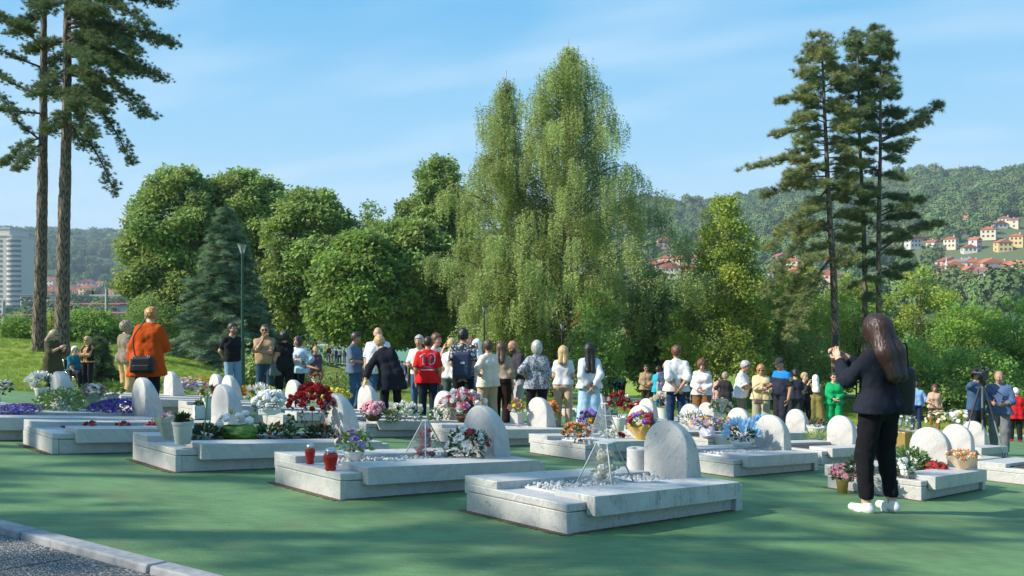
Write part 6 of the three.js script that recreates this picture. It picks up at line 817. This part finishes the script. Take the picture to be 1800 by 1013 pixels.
// officer's sleeve patch
{ const sh = officer.rig.sh[0], el = officer.rig.el[0], c = sh.clone().lerp(el, .3), n = V(1, 0, .25).normalize(); const m = part('sleeve_patch', new THREE.CircleGeometry(.045, 18), plain([.55, .5, .1], .7), officer.children.find((x) => x.name === 'shirt')); m.position.copy(c).addScaledVector(n, .088); m.quaternion.setFromUnitVectors(V(0, 0, 1), n); part('emblem', new THREE.CircleGeometry(.026, 14).translate(0, 0, .003), plain([.05, .25, .12], .7), m); }
// wheelchair under the seated man
{ const d = sitter.rig.d, k = sitter.rig.k, t = thing('wheelchair', 'wheelchair carrying the grey-haired man in teal', 'wheelchair', sitter.position.clone(), sitter.rotation.y), dark = plain([.02, .022, .03], .6), chrome = mat([.6, .6, .62], .25, { metalness: .9 });
  part('seat', rbox(.44, .05, .44, [0, .4, .08], undefined, .02), dark, t); part('backrest', rbox(.44, .5, .04, [0, .68, -.18], [-.1, 0, 0], .015), dark, t);
  for (const s of [-1, 1]) { const w = part('wheel', bake(new THREE.TorusGeometry(.29, .018, 8, 36), { p: [s * .27, .31, -.06], r: [0, 1.5708, 0] }), dark, t); part('hand_rim', bake(new THREE.TorusGeometry(.25, .009, 6, 32), { p: [s * .3, .31, -.06], r: [0, 1.5708, 0] }), chrome, w); const sp = []; for (let i = 0; i < 12; i++) { const a = i * .5236; sp.push(bar(V(s * .27, .31, -.06), V(s * .27, .31 + Math.sin(a) * .285, -.06 + Math.cos(a) * .285), .002, .002, 4)); } part('spokes', mergeGeometries(sp), chrome, w); part('caster', bake(new THREE.TorusGeometry(.065, .016, 6, 16), { p: [s * .22, .082, .36], r: [0, 1.5708, 0] }), dark, t); part('armrest', rbox(.05, .03, .32, [s * .25, .62, .06], undefined, .012), dark, t); part('push_handle', tube([V(s * .21, .5, -.2), V(s * .21, .9, -.24), V(s * .21, .92, -.36)], .012, 10, 6), chrome, t); part('footrest', box(.14, .012, .12, [s * .1, .1 * k - .03, .44]), dark, t); part('side_frame', tube([V(s * .23, .4, -.18), V(s * .23, .4, .3), V(s * .2, .1, .4)], .012, 12, 6), chrome, t); } }
// tripod and video camera
{ const d = 15.4, b = down(1727, d), H = yAt(672, d) - b.y, t = thing('camera_tripod', 'black tripod standing in front of the two cameramen', 'tripod', b), dark = plain([.018, .018, .02], .5), steel = mat([.35, .36, .38], .35, { metalness: .7 });
  for (const a of [.5, 2.6, 4.7]) { const f = V(Math.sin(a) * .42, 0, Math.cos(a) * .42); f.y = G(b.x + f.x, d - f.z) - b.y; const l = part('leg', bar(V(Math.sin(a) * .05, H - .1, Math.cos(a) * .05), f.clone().multiplyScalar(.55).setY(lerp(H, f.y, .5)), .022, .022, 8), dark, t); part('leg_tube', bar(f.clone().multiplyScalar(.5).setY(lerp(H, f.y, .45)), f.clone().setY(f.y + .01), .013, .012, 8), steel, l); part('foot', bake(new THREE.SphereGeometry(.022, 8, 6), { p: [f.x, f.y + .02, f.z] }), dark, l); }
  part('centre_column', bar(V(0, H - .5, 0), V(0, H, 0), .018, .018, 8), steel, t); part('pan_head', rbox(.1, .1, .1, [0, H - .02, 0], undefined, .02), dark, t); part('pan_handle', bar(V(0, H, .02), V(.3, H - .22, .12), .009, .009, 6), dark, t);
  const c = thing('video_camera', 'black video camera mounted on the tripod', 'video camera', b.clone().add(V(0, H + .035, 0)), -.9); part('body', rbox(.13, .17, .3, [0, .09, 0], undefined, .02, 2), dark, c); const ln = part('lens', bake(new THREE.CylinderGeometry(.05, .045, .16, 16), { p: [0, .1, .22], r: [1.5708, 0, 0] }), dark, c); part('lens_hood', bake(new THREE.CylinderGeometry(.065, .055, .06, 16, 1, true), { p: [0, .1, .32], r: [1.5708, 0, 0] }), dark, ln); part('handle', tube([V(0, .17, .1), V(0, .23, .08), V(0, .23, -.08), V(0, .17, -.1)], .013, 12, 6), dark, c); part('viewfinder', rbox(.06, .05, .1, [.07, .2, -.1], undefined, .01), dark, c); part('microphone', bake(new THREE.CapsuleGeometry(.022, .12, 3, 10), { p: [-.07, .2, .1], r: [1.5708, 0, 0] }), dark, c); }
posy(556, 683, .5, 'small bunch of orange flowers in the old man\'s hand', 'bouquet', ['cone', 'cream', 16, 20], 18, 14, 'green', [['rose', 'orange', 6, 7]]);
// ---------- grass on the lawn ----------
{
  const r = rng(515), blade = (() => { const P = []; for (let i = 0; i < 9; i++) { const a = r() * 6.28, l = lerp(.05, .1, r()), x = (r() - .5) * .14, z = (r() - .5) * .14, w = .006, dx = Math.sin(a) * l * .6, dz = Math.cos(a) * l * .6; P.push(x - w, 0, z, x + w, 0, z, x + dx, l, z + dz); } const g = new THREE.BufferGeometry(); g.setAttribute('position', new THREE.Float32BufferAttribute(P, 3)); g.computeVertexNormals(); return g; })(), m = [], c = [];
  for (let i = 0; i < 60000; i++) { const d = lerp(17, 48, Math.pow(r(), 1.3)), x = lerp(-.72, .72, r()) * d; if (d < courtFar(x) + 2.5 || d > 46 + x * .1) continue; const k = lerp(.7, 1.25, r()); m.push(M4(foot(x, d), Q(0, r() * 6.28, 0), lerp(.8, 1.5, r()))); c.push(new THREE.Color(k * lerp(.85, 1.25, r()), k, k * .8)); }
  const s = stamp('lawn_grass', blade, mat([.23, .33, .045], .9, { side: THREE.DoubleSide, transmission: .35 }), m, c, scene); tag(s, 'short sunlit grass covering the park lawn', 'grass');
}
renderer.render(scene, camera);
